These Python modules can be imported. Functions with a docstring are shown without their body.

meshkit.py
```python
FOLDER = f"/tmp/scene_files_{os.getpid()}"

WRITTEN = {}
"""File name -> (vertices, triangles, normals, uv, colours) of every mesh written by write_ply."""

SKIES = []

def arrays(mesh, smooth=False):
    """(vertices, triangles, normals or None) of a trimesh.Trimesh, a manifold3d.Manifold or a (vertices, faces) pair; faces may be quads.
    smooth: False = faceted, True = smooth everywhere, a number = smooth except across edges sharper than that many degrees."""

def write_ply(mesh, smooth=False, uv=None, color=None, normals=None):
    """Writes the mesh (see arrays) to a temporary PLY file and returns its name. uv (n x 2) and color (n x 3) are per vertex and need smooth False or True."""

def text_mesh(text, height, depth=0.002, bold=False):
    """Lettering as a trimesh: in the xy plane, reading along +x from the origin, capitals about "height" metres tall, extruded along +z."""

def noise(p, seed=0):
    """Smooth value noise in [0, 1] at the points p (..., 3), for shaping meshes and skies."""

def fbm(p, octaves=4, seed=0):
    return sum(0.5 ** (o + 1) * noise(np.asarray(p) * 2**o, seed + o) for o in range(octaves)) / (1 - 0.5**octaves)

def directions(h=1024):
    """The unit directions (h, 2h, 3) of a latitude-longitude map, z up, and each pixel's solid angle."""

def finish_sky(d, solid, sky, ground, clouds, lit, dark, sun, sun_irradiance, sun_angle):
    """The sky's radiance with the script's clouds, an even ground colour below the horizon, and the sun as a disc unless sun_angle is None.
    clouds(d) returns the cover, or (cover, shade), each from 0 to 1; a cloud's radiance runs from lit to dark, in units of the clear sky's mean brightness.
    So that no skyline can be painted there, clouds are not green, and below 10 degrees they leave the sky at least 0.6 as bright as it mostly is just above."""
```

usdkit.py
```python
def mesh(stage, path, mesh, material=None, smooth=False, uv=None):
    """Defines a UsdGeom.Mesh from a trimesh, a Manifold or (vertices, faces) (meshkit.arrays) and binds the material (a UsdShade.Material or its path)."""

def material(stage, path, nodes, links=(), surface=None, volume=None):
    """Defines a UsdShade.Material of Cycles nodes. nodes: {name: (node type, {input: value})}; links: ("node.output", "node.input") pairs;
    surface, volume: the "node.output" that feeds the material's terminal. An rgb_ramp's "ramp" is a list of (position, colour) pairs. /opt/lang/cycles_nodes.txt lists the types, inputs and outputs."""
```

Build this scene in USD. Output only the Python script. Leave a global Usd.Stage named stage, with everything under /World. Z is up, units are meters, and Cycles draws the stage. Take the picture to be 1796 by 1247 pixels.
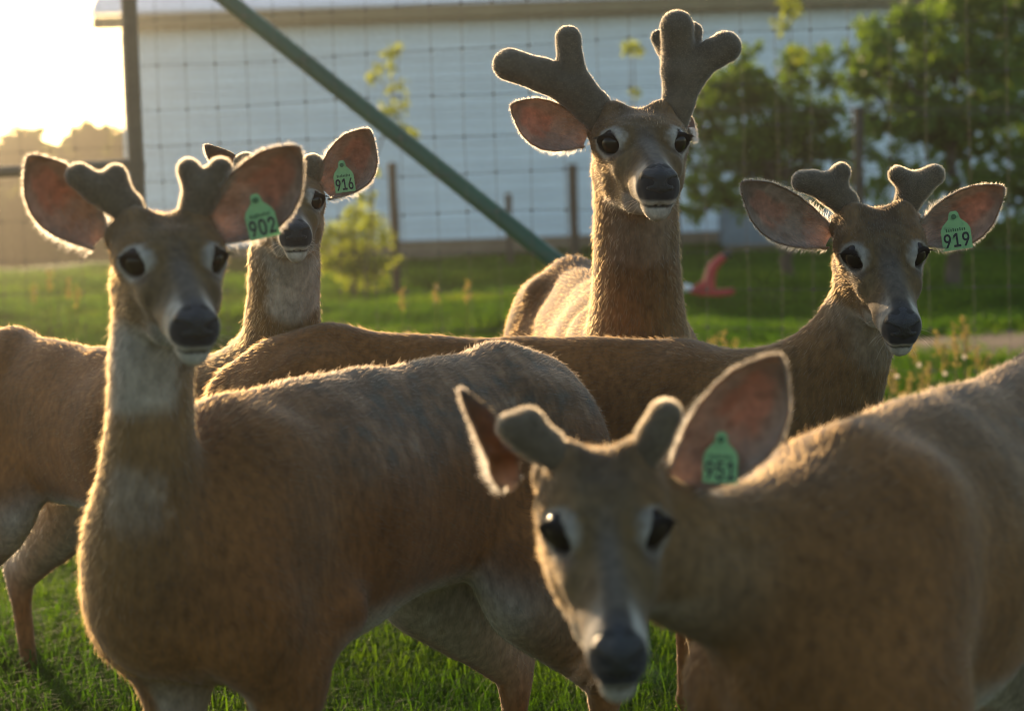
import math, numpy as np, trimesh, usdkit, meshkit
from pxr import Usd, UsdGeom, UsdLux, UsdShade, Sdf, Gf, Vt
from shapely.geometry import Polygon

# ------------------------------------------------------------------ stage, camera, sky, sun
stage = Usd.Stage.CreateInMemory()
UsdGeom.SetStageUpAxis(stage, UsdGeom.Tokens.z)
UsdGeom.Xform.Define(stage, '/World')
UsdGeom.Scope.Define(stage, '/World/Looks')
FPX, PW, PH, CAM_H, HORIZON = 4240.0, 1796.0, 1247.0, 1.30, 275.0
ROLL, PITCH = math.radians(1.85), math.atan((PH / 2 - HORIZON) / FPX)
FWD = np.array([0, math.cos(PITCH), -math.sin(PITCH)])
R0 = np.array([1.0, 0, 0]); U0 = np.cross(R0, FWD)
RIGHT = math.cos(ROLL) * R0 - math.sin(ROLL) * U0
UP = math.cos(ROLL) * U0 + math.sin(ROLL) * R0
EYE = np.array([0, 0, CAM_H])
cam = UsdGeom.Camera.Define(stage, '/World/camera')
cam.CreateHorizontalApertureAttr(36.0); cam.CreateFocalLengthAttr(36.0 * FPX / PW)
cam.CreateFStopAttr(4.3); cam.CreateFocusDistanceAttr(4.55)
cam.CreateClippingRangeAttr((0.1, 2000.0)); cam.CreateExposureAttr(1.0)
M = np.eye(4); M[0, :3], M[1, :3], M[2, :3], M[3, :3] = RIGHT, UP, -FWD, EYE
cam.AddTransformOp().Set(Gf.Matrix4d(M.tolist()))

SUN_EL, SUN_AZ = math.radians(10.8), math.radians(-21.0)
SUN = np.array([math.sin(SUN_AZ) * math.cos(SUN_EL), math.cos(SUN_AZ) * math.cos(SUN_EL), math.sin(SUN_EL)])
dome = UsdLux.DomeLight.Define(stage, '/World/sky')
sky_mat = usdkit.material(stage, '/World/Looks/sky', {
    's': ('sky_texture', {'sky_type': 'single_scattering', 'sun_disc': False, 'sun_elevation': SUN_EL, 'sun_rotation': SUN_AZ,
                          'aerosol_density': 1.5, 'air_density': 1.0}),
    'b': ('background_shader', {'strength': 0.11})}, [('s.color', 'b.color')], surface='b.background')
UsdShade.MaterialBindingAPI.Apply(dome.GetPrim()).Bind(sky_mat)
sun = UsdLux.DistantLight.Define(stage, '/World/sun')
sun.CreateIntensityAttr(1.0); sun.CreateAngleAttr(0.6); sun.CreateColorAttr((1.0, 0.70, 0.40)); sun.CreateNormalizeAttr(True)
_x = np.cross([0, 0, 1.0], SUN); _x /= np.linalg.norm(_x); _y = np.cross(SUN, _x)
M = np.eye(4); M[0, :3], M[1, :3], M[2, :3] = _x, _y, SUN
sun.AddTransformOp().Set(Gf.Matrix4d(M.tolist()))
RNG = np.random.default_rng(7)


def P(px, py, d):
    """the place seen at a pixel of the photograph, d metres in front of the camera along y"""
    v = FWD * FPX + RIGHT * (px - PW / 2) + UP * (PH / 2 - py)
    return EYE + v * (d / v[1])


def unit(v):
    v = np.asarray(v, float)
    return v / (np.linalg.norm(v, axis=-1, keepdims=True) + 1e-12)


def sstep(a, b, x):
    t = np.clip((x - a) / (b - a), 0, 1)
    return t * t * (3 - 2 * t)


# ------------------------------------------------------------------ naming and scene helpers
USED = {}


def numbered(parent, name):
    k = USED.get((parent, name), 0)
    USED[(parent, name)] = k + 1
    return f'{parent}/{name}' + (f'_{k:03d}' if k else '')


def tag(prim, label=None, cat=None, group=None, kind=None):
    prim = prim.GetPrim()
    for key, v in (('label', label), ('category', cat), ('group', group), ('kind', kind)):
        if v:
            prim.SetCustomDataByKey(key, v)
    return prim


def thing(name, loc, label, cat, group=None, kind=None):
    path = numbered('/World', name)
    x = UsdGeom.Xform.Define(stage, path)
    x.AddTranslateOp().Set(Gf.Vec3d(*map(float, loc)))
    tag(x, label, cat, group, kind)
    return path, np.array(loc, float)


def part(parent, name, mesh, mat, smooth=False, col=None, org=None, label=None, kind=None):
    """one mesh under parent; org: what to subtract from the vertices"""
    path = numbered(parent, name)
    v, f = (np.array(mesh.vertices), np.array(mesh.faces)) if hasattr(mesh, 'vertices') else mesh
    if org is not None:
        v = v - org
    m = usdkit.mesh(stage, path, (v, f), mat, smooth=smooth)
    if col is not None:
        pv = UsdGeom.PrimvarsAPI(m).CreatePrimvar('coat', Sdf.ValueTypeNames.Color3fArray, 'vertex')
        pv.Set(Vt.Vec3fArray.FromNumpy(np.asarray(col, np.float32)))
    if label or kind:
        tag(m, label=label, kind=kind)
    return path


def box(x0, x1, y0, y1, z0, z1):
    b = trimesh.creation.box([x1 - x0, y1 - y0, z1 - z0]); b.apply_translation([(x0 + x1) / 2, (y0 + y1) / 2, (z0 + z1) / 2]); return b


def tube(points, radii, sides=8, cap=True):
    p = np.asarray(points, float); n = len(p)
    t = unit(np.gradient(p, axis=0))
    ref = np.array([0, 0, 1.0]) if abs(t[0, 2]) < .9 else np.array([1.0, 0, 0])
    a = np.empty_like(p)
    prev = np.cross(t[0], ref)
    for i in range(n):
        prev = unit(prev - t[i] * (prev @ t[i])); a[i] = prev
    b = np.cross(t, a); ang = np.arange(sides) * 2 * np.pi / sides
    r = np.broadcast_to(radii, (n,))
    v = p[:, None] + r[:, None, None] * (np.cos(ang)[None, :, None] * a[:, None] + np.sin(ang)[None, :, None] * b[:, None])
    v = v.reshape(-1, 3)
    i, j = np.meshgrid(np.arange(n - 1), np.arange(sides), indexing='ij')
    q = np.stack([i * sides + j, i * sides + (j + 1) % sides, (i + 1) * sides + (j + 1) % sides, (i + 1) * sides + j], -1).reshape(-1, 4)
    f = np.vstack([q[:, [0, 1, 2]], q[:, [0, 2, 3]]])
    if cap:
        v = np.vstack([v, p[:1], p[-1:]]); c0, c1 = len(v) - 2, len(v) - 1
        jj = np.arange(sides); k = (jj + 1) % sides
        f = np.vstack([f, np.stack([k, jj, np.full(sides, c0)], 1), np.stack([(n - 1) * sides + jj, (n - 1) * sides + k, np.full(sides, c1)], 1)])
    return trimesh.Trimesh(v, f, process=False)


def cat(*ms):
    vs, fs, n = [], [], 0
    for m in ms:
        vs.append(np.asarray(m.vertices)); fs.append(np.asarray(m.faces) + n); n += len(vs[-1])
    return trimesh.Trimesh(np.vstack(vs), np.vstack(fs), process=False)


# ------------------------------------------------------------------ materials
def mat(name, nodes, links, surface='p.BSDF'):
    return usdkit.material(stage, '/World/Looks/' + name, nodes, links, surface=surface)


def noisy(name, c1, c2, scale, rough=.8, bump=0.0, bump_scale=None, detail=4, **kw):
    nodes = {'g': ('geometry', {}), 'n': ('noise_texture', {'scale': scale, 'detail': detail}),
             'r': ('rgb_ramp', {'ramp': [(.3, c1), (.7, c2)]}), 'p': ('principled_bsdf', {'roughness': rough, **kw})}
    links = [('g.position', 'n.vector'), ('n.fac', 'r.fac'), ('r.color', 'p.base_color')]
    if bump:
        nodes['n2'] = ('noise_texture', {'scale': bump_scale or scale * 4, 'detail': 3})
        nodes['b'] = ('bump', {'strength': bump, 'distance': .01})
        links += [('g.position', 'n2.vector'), ('n2.fac', 'b.height'), ('b.normal', 'p.normal')]
    return mat(name, nodes, links)


def coat_mat(name, rough=.75, scale=60, lo=.75, hi=1.25, transl=0.0, tint=(1, 1, 1), spec=.2, stretch=(1, 1, 1), sheen=0.0):
    """the coat's own colour from the mesh, broken up by fine noise"""
    nodes = {'a': ('attribute', {'attribute': 'coat'}), 'g': ('geometry', {}), 'n': ('noise_texture', {'scale': scale, 'detail': 5, 'roughness': .65}),
             'n2': ('noise_texture', {'scale': 9.0, 'detail': 3}),
             'm': ('map_range', {'from_min': .3, 'from_max': .7, 'to_min': lo, 'to_max': hi}),
             'm2': ('map_range', {'from_min': .3, 'from_max': .7, 'to_min': .82, 'to_max': 1.16}),
             'mm': ('math', {'math_type': 'multiply'}),
             'x': ('vector_math', {'math_type': 'scale'}), 'mp': ('mapping', {'scale': stretch}),
             'p': ('principled_bsdf', {'roughness': rough, 'specular_ior_level': spec, 'sheen_weight': sheen, 'sheen_roughness': .4})}
    links = [('g.position', 'mp.vector'), ('mp.vector', 'n.vector'), ('g.position', 'n2.vector'), ('n.fac', 'm.value'), ('n2.fac', 'm2.value'),
             ('m.result', 'mm.value1'), ('m2.result', 'mm.value2'),
             ('a.vector', 'x.vector1'), ('mm.value', 'x.scale'), ('x.vector', 'p.base_color')]
    surf = 'p.BSDF'
    if transl:
        nodes['t'] = ('translucent_bsdf', {}); nodes['tm'] = ('vector_math', {'math_type': 'multiply', 'vector2': tint}); nodes['mx'] = ('mix_closure', {'fac': transl})
        links += [('x.vector', 'tm.vector1'), ('tm.vector', 't.color'), ('p.BSDF', 'mx.closure1'), ('t.BSDF', 'mx.closure2')]
        surf = 'mx.closure'
    return mat(name, nodes, links, surf)


COAT = coat_mat('deer_coat', .8, 70, .65, 1.35, stretch=(1, 1, .5), sheen=.1)
VELVET = coat_mat('antler_velvet', .85, 120, .8, 1.2, sheen=.25)
EARSKIN = coat_mat('ear_skin', .7, 60, .8, 1.2, transl=.42, tint=(1.24, .98, .84))
HAIR = mat('deer_hair', {'a': ('attribute', {'attribute': 'coat'}),
                         'h': ('principled_hair_bsdf', {'model': 'Chiang', 'parametrization': 'Direct coloring', 'roughness': .45, 'radial_roughness': .6})},
           [('a.color', 'h.color')], 'h.BSDF')
NOSE = noisy('wet_black_nose', (.008, .008, .008), (.018, .017, .017), 60, rough=.36, bump=.5, bump_scale=420)
EYEM = mat('dark_eye', {'p': ('principled_bsdf', {'base_color': (.010, .007, .005), 'roughness': .16, 'specular_ior_level': .3, 'coat_weight': .0, 'coat_roughness': .03})}, [])
LID = mat('black_eyelid', {'p': ('principled_bsdf', {'base_color': (.016, .012, .010), 'roughness': .85, 'specular_ior_level': .1})}, [])
TAGM = mat('green_tag_plastic', {'g': ('geometry', {}), 'n': ('noise_texture', {'scale': 70.0, 'detail': 3}), 'r': ('rgb_ramp', {'ramp': [(.28, (.26, .50, .24)), (.42, (.40, .72, .36)), (.7, (.47, .78, .38))]}),
                                 'p': ('principled_bsdf', {'roughness': .4}), 't': ('translucent_bsdf', {}), 'mx': ('mix_closure', {'fac': .35})},
           [('g.position', 'n.vector'), ('n.fac', 'r.fac'), ('r.color', 'p.base_color'), ('r.color', 't.color'), ('p.BSDF', 'mx.closure1'), ('t.BSDF', 'mx.closure2')], 'mx.closure')
INK = mat('black_ink', {'p': ('principled_bsdf', {'base_color': (.012, .014, .016), 'roughness': .6})}, [])
STUDM = mat('green_tag_stud', {'p': ('principled_bsdf', {'base_color': (.03, .10, .04), 'roughness': .4})}, [])


# ------------------------------------------------------------------ signed distances and meshing
def smin(a, b, k):
    h = np.clip(.5 + .5 * (b - a) / k, 0, 1)
    return b + (a - b) * h - k * h * (1 - h)


def smax(a, b, k):
    return -smin(-a, -b, k)


class Shape:
    """smooth union of tapered capsules; each is squashed along one axis; a negative k carves"""
    def __init__(self):
        self.p = []

    def cone(self, a, b, ra, rb, k=.03, lat=None, sq=1.0, g='torso', carve=False):
        self.p.append((np.asarray(a, float), np.asarray(b, float), ra, rb, k, None if lat is None else unit(lat), sq, g, carve))

    def ball(self, c, r, k=.02, lat=None, sq=1.0, g='torso', carve=False):
        self.cone(c, np.asarray(c, float) + 1e-5, r, r, k, lat, sq, g, carve)

    def eval(self, x, prims):
        d = None
        for a, b, ra, rb, k, lat, sq, g, carve in prims:
            q = x - a; ab = b - a
            if lat is not None and sq != 1:
                q = q + (q @ lat)[:, None] * ((1 / sq - 1) * lat)
                ab = ab + (ab @ lat) * ((1 / sq - 1) * lat)
            t = np.clip(q @ (ab / (ab @ ab)), 0, 1)
            q -= t[:, None] * ab
            di = np.sqrt(np.einsum('ij,ij->i', q, q)) - (ra + (rb - ra) * t)
            d = di if d is None else (smax(d, -di, k) if carve else smin(d, di, k))
        return d

    def __call__(self, x, group=None, chunk=1500):
        """evaluated in compact chunks, each with only the pieces that reach it"""
        prims = [p for p in self.p if group is None or (p[7] == group and not p[8])]
        n = len(x)
        if n < 3000 or len(prims) < 8:
            return self.eval(x, prims)
        lo = x.min(0); c = np.minimum(((x - lo) / (np.ptp(x, axis=0).max() + 1e-9) * 63).astype(np.int64), 63)
        key = np.zeros(n, np.int64)
        for bit in range(6):
            for k in range(3):
                key |= ((c[:, k] >> bit) & 1) << (3 * bit + k)
        order = np.argsort(key, kind='stable'); xs = x[order]; out = np.empty(n)
        sol = np.array([not p[8] for p in prims]); lip = np.array([max(1 / p[6], 1.0) for p in prims])
        cut = range(0, n, chunk)
        Mc = np.array([(xs[s:s + chunk].min(0) + xs[s:s + chunk].max(0)) / 2 for s in cut])
        rc = np.array([np.sqrt(((xs[s:s + chunk] - m) ** 2).sum(1).max()) for s, m in zip(cut, Mc)])
        dc = np.stack([self.eval(Mc, [p]) for p in prims], 1); L = rc[:, None] * lip
        best = np.where(sol, dc + L, 9.0).min(1)[:, None]
        keep = np.where(sol, dc - L < best + .08, dc < L + .03)
        for s, kp in zip(cut, keep):
            out[order[s:s + chunk]] = self.eval(xs[s:s + chunk], [p for p, q in zip(prims, kp) if q])
        return out

    def grad(self, x, e=.0012):
        k = np.array([[1, -1, -1], [-1, -1, 1], [-1, 1, -1], [1, 1, 1.0]])
        return sum(kk * self(x + e * kk)[:, None] for kk in k) / (4 * e)


def axis(lo, hi, h, fine=None, hf=None):
    out = [lo]
    while out[-1] < hi:
        x = out[-1]
        out.append(x + (hf if fine and fine[0] <= x < fine[1] else h))
    return np.array(out)


def surface(S, X, Y, Z, B=8):
    """closed smooth mesh of S = 0 on a rectilinear grid (surface nets, then pulled onto the surface)"""
    n = [len(X), len(Y), len(Z)]
    pad = lambda A: np.concatenate([A, A[-1] + (A[-1] - A[-2]) * np.arange(1, (-(len(A) - 1)) % B + 1)])
    X, Y, Z = pad(X), pad(Y), pad(Z); n = [len(X), len(Y), len(Z)]
    nb = [(m - 1) // B for m in n]
    ci = [A[::B] for A in (X, Y, Z)]
    cc = [(c[1:] + c[:-1]) / 2 for c in ci]; hh = [(c[1:] - c[:-1]) / 2 for c in ci]
    G = np.stack(np.meshgrid(*cc, indexing='ij'), -1).reshape(-1, 3)
    Hd = np.sqrt(sum(a ** 2 for a in np.meshgrid(*hh, indexing='ij'))).ravel()
    d = S(G)
    D = np.repeat(np.repeat(np.repeat(np.sign(d).reshape(nb), B, 0), B, 1), B, 2).astype(np.float32)
    D = np.pad(D, [(0, 1)] * 3, mode='edge')
    act = np.nonzero(np.abs(d) < Hd * 1.9 + .01)[0]
    bi, bj, bk = np.unravel_index(act, nb)
    o = np.arange(B + 1)
    for s in range(0, len(act), 1200):
        I = (bi[s:s + 1200, None] * B + o)[:, :, None, None]; J = (bj[s:s + 1200, None] * B + o)[:, None, :, None]; K = (bk[s:s + 1200, None] * B + o)[:, None, None, :]
        I, J, K = np.broadcast_arrays(I, J, K)
        D[I, J, K] = S(np.stack([X[I], Y[J], Z[K]], -1).reshape(-1, 3)).reshape(I.shape)
    s = D < 0
    cnt = np.zeros([m - 1 for m in n], np.int8)
    for a in (0, 1):
        for b in (0, 1):
            for c in (0, 1):
                cnt += s[a:n[0] - 1 + a, b:n[1] - 1 + b, c:n[2] - 1 + c]
    ai, aj, ak = np.nonzero((cnt > 0) & (cnt < 8))
    idx = np.full(cnt.shape, -1, np.int32); idx[ai, aj, ak] = np.arange(len(ai))
    acc = np.zeros((len(ai), 3)); w = np.zeros(len(ai))
    cor = [(a, b, c) for a in (0, 1) for b in (0, 1) for c in (0, 1)]
    for u in cor:
        for v in cor:
            if sum(abs(p - q) for p, q in zip(u, v)) != 1 or u > v:
                continue
            d0 = D[ai + u[0], aj + u[1], ak + u[2]]; d1 = D[ai + v[0], aj + v[1], ak + v[2]]
            m = (d0 < 0) != (d1 < 0)
            t = np.where(m, d0 / np.where(m, d0 - d1, 1), 0)
            p0 = np.stack([X[ai + u[0]], Y[aj + u[1]], Z[ak + u[2]]], 1); p1 = np.stack([X[ai + v[0]], Y[aj + v[1]], Z[ak + v[2]]], 1)
            acc += m[:, None] * (p0 + t[:, None] * (p1 - p0)); w += m
    V = acc / np.maximum(w, 1)[:, None]
    F = []
    for ax in range(3):
        b, c = (ax + 1) % 3, (ax + 2) % 3
        lo = [slice(None)] * 3; hi = [slice(None)] * 3; lo[ax] = slice(0, -1); hi[ax] = slice(1, None)
        e = np.nonzero(s[tuple(lo)] != s[tuple(hi)])
        e = np.stack(e, 1); ok = (e[:, b] > 0) & (e[:, c] > 0) & (e[:, b] < n[b] - 1) & (e[:, c] < n[c] - 1); e = e[ok]
        q = []
        for db, dc in ((-1, -1), (0, -1), (0, 0), (-1, 0)):
            g = e.copy(); g[:, b] += db; g[:, c] += dc; q.append(idx[g[:, 0], g[:, 1], g[:, 2]])
        q = np.stack(q, 1); flip = ~s[e[:, 0], e[:, 1], e[:, 2]]
        q[flip] = q[flip][:, ::-1]; q = q[(q >= 0).all(1)]; F.append(q)
    F = np.vstack(F)
    for _ in range(2):
        g = S.grad(V); V = V - np.clip(S(V), -.01, .01)[:, None] * g / np.maximum((g ** 2).sum(1), .15)[:, None]
    return V, np.vstack([F[:, [0, 1, 2]], F[:, [0, 2, 3]]])


def vnormals(V, F):
    n = np.zeros_like(V); fn = np.cross(V[F[:, 1]] - V[F[:, 0]], V[F[:, 2]] - V[F[:, 0]])
    for k in range(3):
        np.add.at(n, F[:, k], fn)
    return unit(n)


def fur(parent, name, V, F, N, flow, col, length, count, rng, lift=.4, width=.00055, density=None, jitter=.17, org=None, curl=.35, tipgain=.60, fuzzy=.0):
    """short hairs rooted all over a mesh; length, lift and density are per vertex or one number"""
    fa = np.linalg.norm(np.cross(V[F[:, 1]] - V[F[:, 0]], V[F[:, 2]] - V[F[:, 0]]), axis=1)
    if density is not None:
        fa = fa * density[F].mean(1)
    fi = rng.choice(len(F), count, p=fa / fa.sum())
    b = rng.dirichlet([1, 1, 1], count)
    pick = lambda A: (A[F[fi]] * (b[:, :, None] if np.ndim(A) == 2 else b)).sum(1)
    full = lambda A: np.full(len(V), float(A)) if np.ndim(A) == 0 else A
    p, n, fl, c = pick(V), unit(pick(N)), pick(flow), pick(col)
    L = pick(full(length)) * rng.uniform(.6, 1.25, count); li = pick(full(lift)) * rng.uniform(.5, 1.5, count); fuzz = rng.uniform(size=count) < fuzzy; li = np.where(fuzz, li * 4 + .35, li); L = np.where(fuzz, L * 1.25, L)
    t = unit(fl - (fl * n).sum(1)[:, None] * n)
    # locks: neighbouring hairs lean the same way
    lock = np.stack([meshkit.noise(p * 45, 11 + k) - .5 for k in range(3)], 1) * .42
    d0 = unit(n * (li + .25)[:, None] + t + lock + rng.normal(0, jitter, (count, 3)))
    d1 = unit(d0 + t * curl + np.array([0, 0, -.06]) + rng.normal(0, jitter * .6, (count, 3)))
    p = p - n * .0008
    pts = np.stack([p, p + d0 * (L * .5)[:, None], p + d0 * (L * .5)[:, None] + d1 * (L * .5)[:, None]], 1)
    if org is not None:
        pts = pts - org
    W = np.tile(np.array([1.0, .75, .18]) * width, (count, 1)) * rng.uniform(.7, 1.3, (count, 1)) * np.where(fuzz, .55, 1.0)[:, None]
    c = np.clip(c * rng.uniform(.75, 1.3, (count, 1)) * tipgain, 0, .92)
    path = numbered(parent, name)
    cu = UsdGeom.BasisCurves.Define(stage, path)
    cu.CreateTypeAttr('linear'); cu.CreateWrapAttr('nonperiodic')
    cu.CreatePointsAttr(Vt.Vec3fArray.FromNumpy(pts.reshape(-1, 3).astype(np.float32)))
    cu.CreateCurveVertexCountsAttr(Vt.IntArray.FromNumpy(np.full(count, 3, np.int32)))
    cu.CreateWidthsAttr(Vt.FloatArray.FromNumpy(W.ravel().astype(np.float32))); cu.SetWidthsInterpolation('vertex')
    pv = UsdGeom.PrimvarsAPI(cu).CreatePrimvar('coat', Sdf.ValueTypeNames.Color3fArray, 'uniform'); pv.Set(Vt.Vec3fArray.FromNumpy(c.astype(np.float32)))
    UsdShade.MaterialBindingAPI.Apply(cu.GetPrim()).Bind(HAIR)
    return path
# ------------------------------------------------------------------ the setting: ground, building
SOIL = mat('ground_soil', {'g': ('geometry', {}), 'n': ('noise_texture', {'scale': .7, 'detail': 6}), 'n2': ('noise_texture', {'scale': 14.0, 'detail': 5}),
                           'r': ('rgb_ramp', {'ramp': [(.35, (.055, .085, .022)), (.55, (.080, .110, .028)), (.72, (.13, .11, .055))]}),
                           'r2': ('rgb_ramp', {'ramp': [(.3, (.55, .55, .55)), (.7, (1.25, 1.2, 1.1))]}), 'm': ('mix_color', {'blend_type': 'multiply', 'fac': 1.0}),
                           'b': ('bump', {'strength': .8, 'distance': .05}), 'p': ('principled_bsdf', {'roughness': .95, 'specular_ior_level': .1})},
           [('g.position', 'n.vector'), ('g.position', 'n2.vector'), ('n.fac', 'r.fac'), ('n2.fac', 'r2.fac'), ('r.color', 'm.a'), ('r2.color', 'm.b'), ('m.result', 'p.base_color'), ('n2.fac', 'b.height'), ('b.normal', 'p.normal')])
DIRT = noisy('bare_dirt', (.10, .065, .036), (.17, .115, .066), 3.0, rough=.95, bump=.8, bump_scale=30)


def ground_z(x, y):
    return -.26 * sstep(21, 35, y) - 3.6 * sstep(37, 95, y) * sstep(2, -4, x + .12 * (y - 37)) + (.06 * (meshkit.noise(np.stack([x * .5, y * .5, 0 * x], -1), 3) - .5) + .40 * (meshkit.fbm(np.stack([x * .42, y * .30, 0 * x], -1), 3, 8) - .5)) * sstep(9, 17, y)


gx = np.unique(np.concatenate([np.linspace(-400, -14, 24), np.linspace(-14, 14, 160), np.linspace(14, 400, 24)]))
gy = np.unique(np.concatenate([np.linspace(-60, 2, 10), np.linspace(2, 40, 200), np.linspace(40, 110, 36), np.linspace(110, 700, 14)]))
GX, GY = np.meshgrid(gx, gy, indexing='ij')
gv = np.stack([GX, GY, ground_z(GX, GY)], -1).reshape(-1, 3)
i, j = np.meshgrid(np.arange(len(gx) - 1), np.arange(len(gy) - 1), indexing='ij'); w = len(gy)
gq = np.stack([i * w + j, (i + 1) * w + j, (i + 1) * w + j + 1, i * w + j + 1], -1).reshape(-1, 4)
tag(stage.GetPrimAtPath(part('/World', 'ground', (gv, np.vstack([gq[:, [0, 1, 2]], gq[:, [0, 2, 3]]])), SOIL, smooth=True)), kind='structure')

# bare strip of dirt beyond the fence on the right
pc = np.array([[1.6, 16.2], [2.2, 15.4], [2.9, 14.9], [3.8, 14.6], [5.5, 14.2], [8.5, 13.6]])
pw = np.array([.2, .7, 1.0, 1.1, 1.1, 1.2])
t = np.linspace(0, 5, 60); cx = np.interp(t, range(6), pc[:, 0]); cy = np.interp(t, range(6), pc[:, 1]); ww = np.interp(t, range(6), pw)
na = meshkit.noise(np.stack([t * 3, 0 * t, 0 * t], 1), 5) - .5; nb_ = meshkit.noise(np.stack([t * 3, 0 * t + 9, 0 * t], 1), 6) - .5
rows = np.linspace(-1, 1, 9)
pv_ = np.stack([np.broadcast_to(cx[:, None], (60, 9)), cy[:, None] + rows * (ww + .5 * na * (rows[None, :].T > 0).T.mean() + .4 * na)[:, None] + .2 * nb_[:, None], np.zeros((60, 9))], -1)
pv_[..., 2] = ground_z(pv_[..., 0], pv_[..., 1]) + .018 - .012 * rows ** 4
i, j = np.meshgrid(np.arange(59), np.arange(8), indexing='ij')
pq = np.stack([i * 9 + j, (i + 1) * 9 + j, (i + 1) * 9 + j + 1, i * 9 + j + 1], -1).reshape(-1, 4)
tag(stage.GetPrimAtPath(part('/World', 'path', (pv_.reshape(-1, 3), np.vstack([pq[:, [0, 1, 2]], pq[:, [0, 2, 3]]])), DIRT, smooth=True)), kind='structure')


def on_path(x, y):
    c = np.interp(x, pc[:, 0], pc[:, 1]); w_ = np.interp(x, pc[:, 0], pw)
    return (np.abs(y - c) < w_ * .9) & (x > 1.6)


# the long white building
BD = 38.0
SIDING = [noisy(f'white_siding_{k}', tuple(np.array([.60, .67, .71]) * s), tuple(np.array([.67, .74, .78]) * s), 1.5, rough=.45) for k, s in enumerate((1.0, .95, 1.03))]
ROOFM = noisy('pale_metal_roof', (.50, .53, .58), (.60, .63, .67), 2.0, rough=.4)
FASCIA = noisy('eave_shade_fascia', (.15, .125, .06), (.20, .165, .08), 2.5, rough=.6)  # olive brown carries the soffit shadow and warm flare under the eave
SKIRT = noisy('brown_skirting', (.16, .115, .075), (.22, .165, .11), 3.0, rough=.9, bump=.3, bump_scale=20)
bx0, bx1 = -5.92, 16.0
b, bo = thing('long_building', (0, BD, 0), 'long white clapboard building with pale metal roof behind the fence', 'building')
part(b, 'wall', cat(box(bx0 + .03, bx1 - .03, .05, 6.95, -.2, 3.49), box(bx0 + .1, bx1 - .1, .3, 6.7, 3.49, 3.61)), SIDING[1])
part(b, 'foundation_skirt', box(bx0 - .01, bx1, -.012, .04, -.45, .025), SKIRT)
zs = np.linspace(.04, 3.43, 24)
for k in range(23):
    z0, z1 = zs[k], zs[k + 1]
    v = np.array([[0, .008, z1 + .012], [0, -.002, z1 + .012], [0, -.040, z0], [0, -.008, z0 - .004]])
    vv = np.vstack([v + [bx0, 0, 0], v + [bx1, 0, 0]])
    f = [[0, 1, 2], [0, 2, 3], [4, 6, 5], [4, 7, 6]] + [x for a, c in ((0, 1), (1, 2), (2, 3), (3, 0)) for x in ([a, a + 4, c + 4], [a, c + 4, c])]
    part(b, 'siding_board', trimesh.Trimesh(vv, f, process=False), SIDING[(k * 7) % 3])
for xx in (bx0 - .03, bx1 - .07):
    part(b, 'corner_board', box(xx, xx + .10, -.045, .06, .03, 3.44), SIDING[0])
part(b, 'fascia', cat(box(bx0 - .40, bx1 + .3, -.40, -.375, 3.48, 3.66), box(bx0 - .40, bx1 + .3, -.375, -.03, 3.465, 3.48)), FASCIA)
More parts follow.
